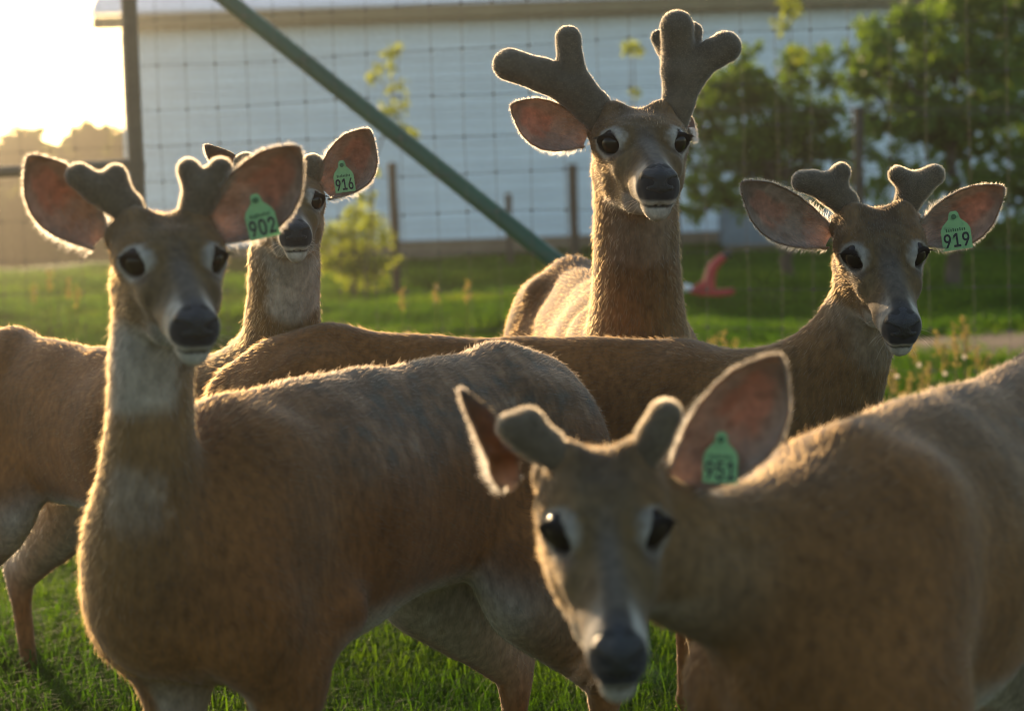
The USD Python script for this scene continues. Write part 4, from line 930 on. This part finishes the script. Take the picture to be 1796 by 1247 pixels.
DEER = [
    dict(label='young buck facing us at the left with ear tag 902 and heart-shaped velvet antlers', seed=902, croup=-.03, scale=1.045, fwd=(-.55, -.835), withers=(380, 688, 3.60), head=(303.7, 452.9, 3.35), hscale=1.011, hfwd=(.281, -.921, -.269), hleft=(.956, .294, -.009),
         lift=.0, neck=[(276, 560, 3.42, 60), (265, 650, 3.42, 60), (264, 750, 3.43, 63), (262, 850, 3.44, 76), (258, 950, 3.46, 98), (268, 1030, 3.49, 104)], red=.8, moult=1.0, patch=1.0, hairs=62000, widths=.95,
         antlers=[dict(d=3.42, c=[[(236, 385, 24), (222, 365, 27), (196, 335, 31)], [(192, 345, 27), (168, 330, 24), (138, 309, 23)], [(198, 338, 26), (203, 308, 20)]]),
                  dict(d=3.42, c=[[(338, 385, 24), (343, 365, 27), (355, 338, 31)], [(350, 336, 26), (331, 299, 21)], [(360, 336, 27), (386, 299, 22)]])],
         ears=[dict(base=(178, 425, 3.47), tip=(52, 277, 3.42), open=(.1, .0, 1.0), w=54, skew=-.15, cup=.9), dict(base=(366, 412, 3.42), tip=(522, 262, 3.36), open=(-.05, -.1, 1.0), w=62, skew=.2, cup=.9, tag=dict(at=(462, 375), w=55, h=80, rot=14, text='902'))]),
    dict(label='young buck at far left behind the others with ear tag 916 and its chin raised', seed=916, hw=.94, scale=1.01, fwd=(.70, -.71), lift=-.035, withers=(352, 590, 5.20), head=(507.3, 352.5, 4.85), hscale=1.0, hfwd=(.145, -.98, -.137), hleft=(.989, .145, .01),
         neck=[(499, 455, 4.93, 50), (497, 520, 4.97, 53), (495, 590, 5.0, 58), (480, 660, 5.08, 72)], red=.8, moult=.1, hairs=36000, widths=1.15, tone=(1.12, 1.08, 1.05),
         antlers=[dict(d=4.92, c=[[(452, 325, 17), (440, 305, 19), (431, 290, 22)]]), dict(d=4.92, c=[[(541, 322, 16), (545, 305, 17), (548, 289, 19)]])],
         ears=[dict(base=(566, 340, 4.92), tip=(646, 230, 4.88), open=(-.1, -.05, 1.0), w=45, skew=.18, cup=.9, tag=dict(at=(606, 308), w=36, h=56, rot=8, text='916')), dict(base=(442, 345, 4.95), tip=(361, 258, 5.0), open=(-.75, .2, -.45), w=36, cup=.9)]),
    dict(label='largest buck standing behind the group with thick branching velvet antlers', seed=33, slim=.93, hw=.96, scale=1.09, fwd=(.13, -.99), withers=(1106, 508, 5.25), head=(1127.7, 247.8, 4.9), hscale=1.30, hfwd=(.073, -.986, -.152), hleft=(.997, .076, -.014),
         neck=[(1115, 350, 5.02, 60), (1116, 430, 5.05, 66), (1118, 520, 5.07, 71), (1118, 610, 5.1, 84)], red=.35, moult=.0, neck_red=.8, throat=.25, hairs=42000, widths=1.15, tone=(1.0, .97, .95),
         antlers=[dict(d=5.0, c=[[(1062, 218, 30), (1040, 190, 33), (1008, 158, 35)], [(1008, 158, 35), (950, 132, 30), (892, 114, 30)], [(1014, 160, 30), (1000, 110, 23), (997, 68, 24)]]),
                  dict(d=5.0, c=[[(1182, 218, 26), (1190, 180, 30), (1193, 130, 32)], [(1193, 130, 32), (1190, 85, 29), (1187, 48, 31, -.02)], [(1200, 120, 26), (1208, 80, 22, .03), (1212, 58, 21, .03)], [(1185, 120, 22), (1168, 85, 16, .04), (1156, 68, 16, .05)], [(1200, 160, 26), (1228, 115, 25), (1250, 95, 27), (1272, 83, 30)]])],
         ears=[dict(base=(1030, 245, 5.0), tip=(898, 186, 4.98), open=(.05, -.1, 1.0), w=41, skew=-.15, cup=.9), dict(base=(1195, 225, 5.03), tip=(1216, 205, 5.2), open=(.6, .5, -.3), w=30)]),
    dict(label='young buck at the right with ear tag 919 looking past us', seed=919, hw=.95, scale=1.0, lift=.02, fwd=(.985, -.17), withers=(1215, 610, 4.68), head=(1550.8, 442.1, 4.4), hscale=1.119, hfwd=(.019, -.901, -.433), hleft=(1.0, .016, .011),
         neck=[(1512, 535, 4.47, 50), (1492, 600, 4.49, 66), (1455, 665, 4.52, 88), (1400, 730, 4.55, 125)], neck_side=True, neck_sq=.75, red=.75, moult=.0, neck_red=.6, throat=.3, hairs=46000, widths=1.1,
         antlers=[dict(d=4.48, c=[[(1492, 372, 20), (1480, 355, 23), (1456, 333, 26)], [(1458, 335, 25), (1430, 322, 21), (1408, 319, 20)], [(1458, 332, 25), (1474, 303, 18)]]),
                  dict(d=4.48, c=[[(1588, 370, 19), (1594, 350, 22), (1603, 330, 24)], [(1603, 332, 24), (1574, 307, 16)], [(1604, 330, 24), (1638, 307, 19)]])],
         ears=[dict(base=(1458, 422, 4.49), tip=(1303, 322, 4.46), open=(.1, .0, 1.0), w=45, skew=-.2, cup=.9), dict(base=(1606, 416, 4.48), tip=(1760, 331, 4.46), open=(-.1, -.25, 1.0), w=46, skew=.3, cup=.95, tag=dict(at=(1674, 402), w=52, h=68, rot=9, text='919'))]),
    dict(label='nearest young buck at lower right with ear tag 951 and its head lowered', seed=951, hw=.86, ring=.5, scale=1.05, fwd=(-.55, -.835), withers=(1480, 735, 2.96), head=(1062, 917.9, 2.7), hscale=1.121, hfwd=(.019, -.923, -.384), hleft=(1.0, .019, .003),
         neck=[(1165, 965, 2.79, 104), (1240, 990, 2.82, 112), (1330, 1000, 2.87, 135), (1420, 1000, 2.93, 170)], neck_side=True, neck_sq=.8, red=.45, moult=.6, throat=.1, hairs=62000, widths=.85, legs=dict(hr=.06),
         antlers=[dict(d=2.75, c=[[(985, 812, 27), (955, 782, 31), (918, 756, 33)], [(925, 760, 31), (893, 748, 22)], [(925, 760, 31), (930, 738, 22)]]), dict(d=2.75, c=[[(1128, 812, 25), (1146, 770, 29), (1167, 729, 29)]])],
         ears=[dict(base=(895, 855, 2.8), tip=(806, 688, 2.86), open=(-.93, .0, -.62), w=42, cup=1.0), dict(base=(1190, 850, 2.79), tip=(1366, 628, 2.74), open=(-.15, -.05, 1.0), w=76, skew=.22, cup=.9, tag=dict(at=(1268, 797), w=62, h=92, rot=-2, text='951'))]),
]
for S_ in DEER:
    build_deer(S_)
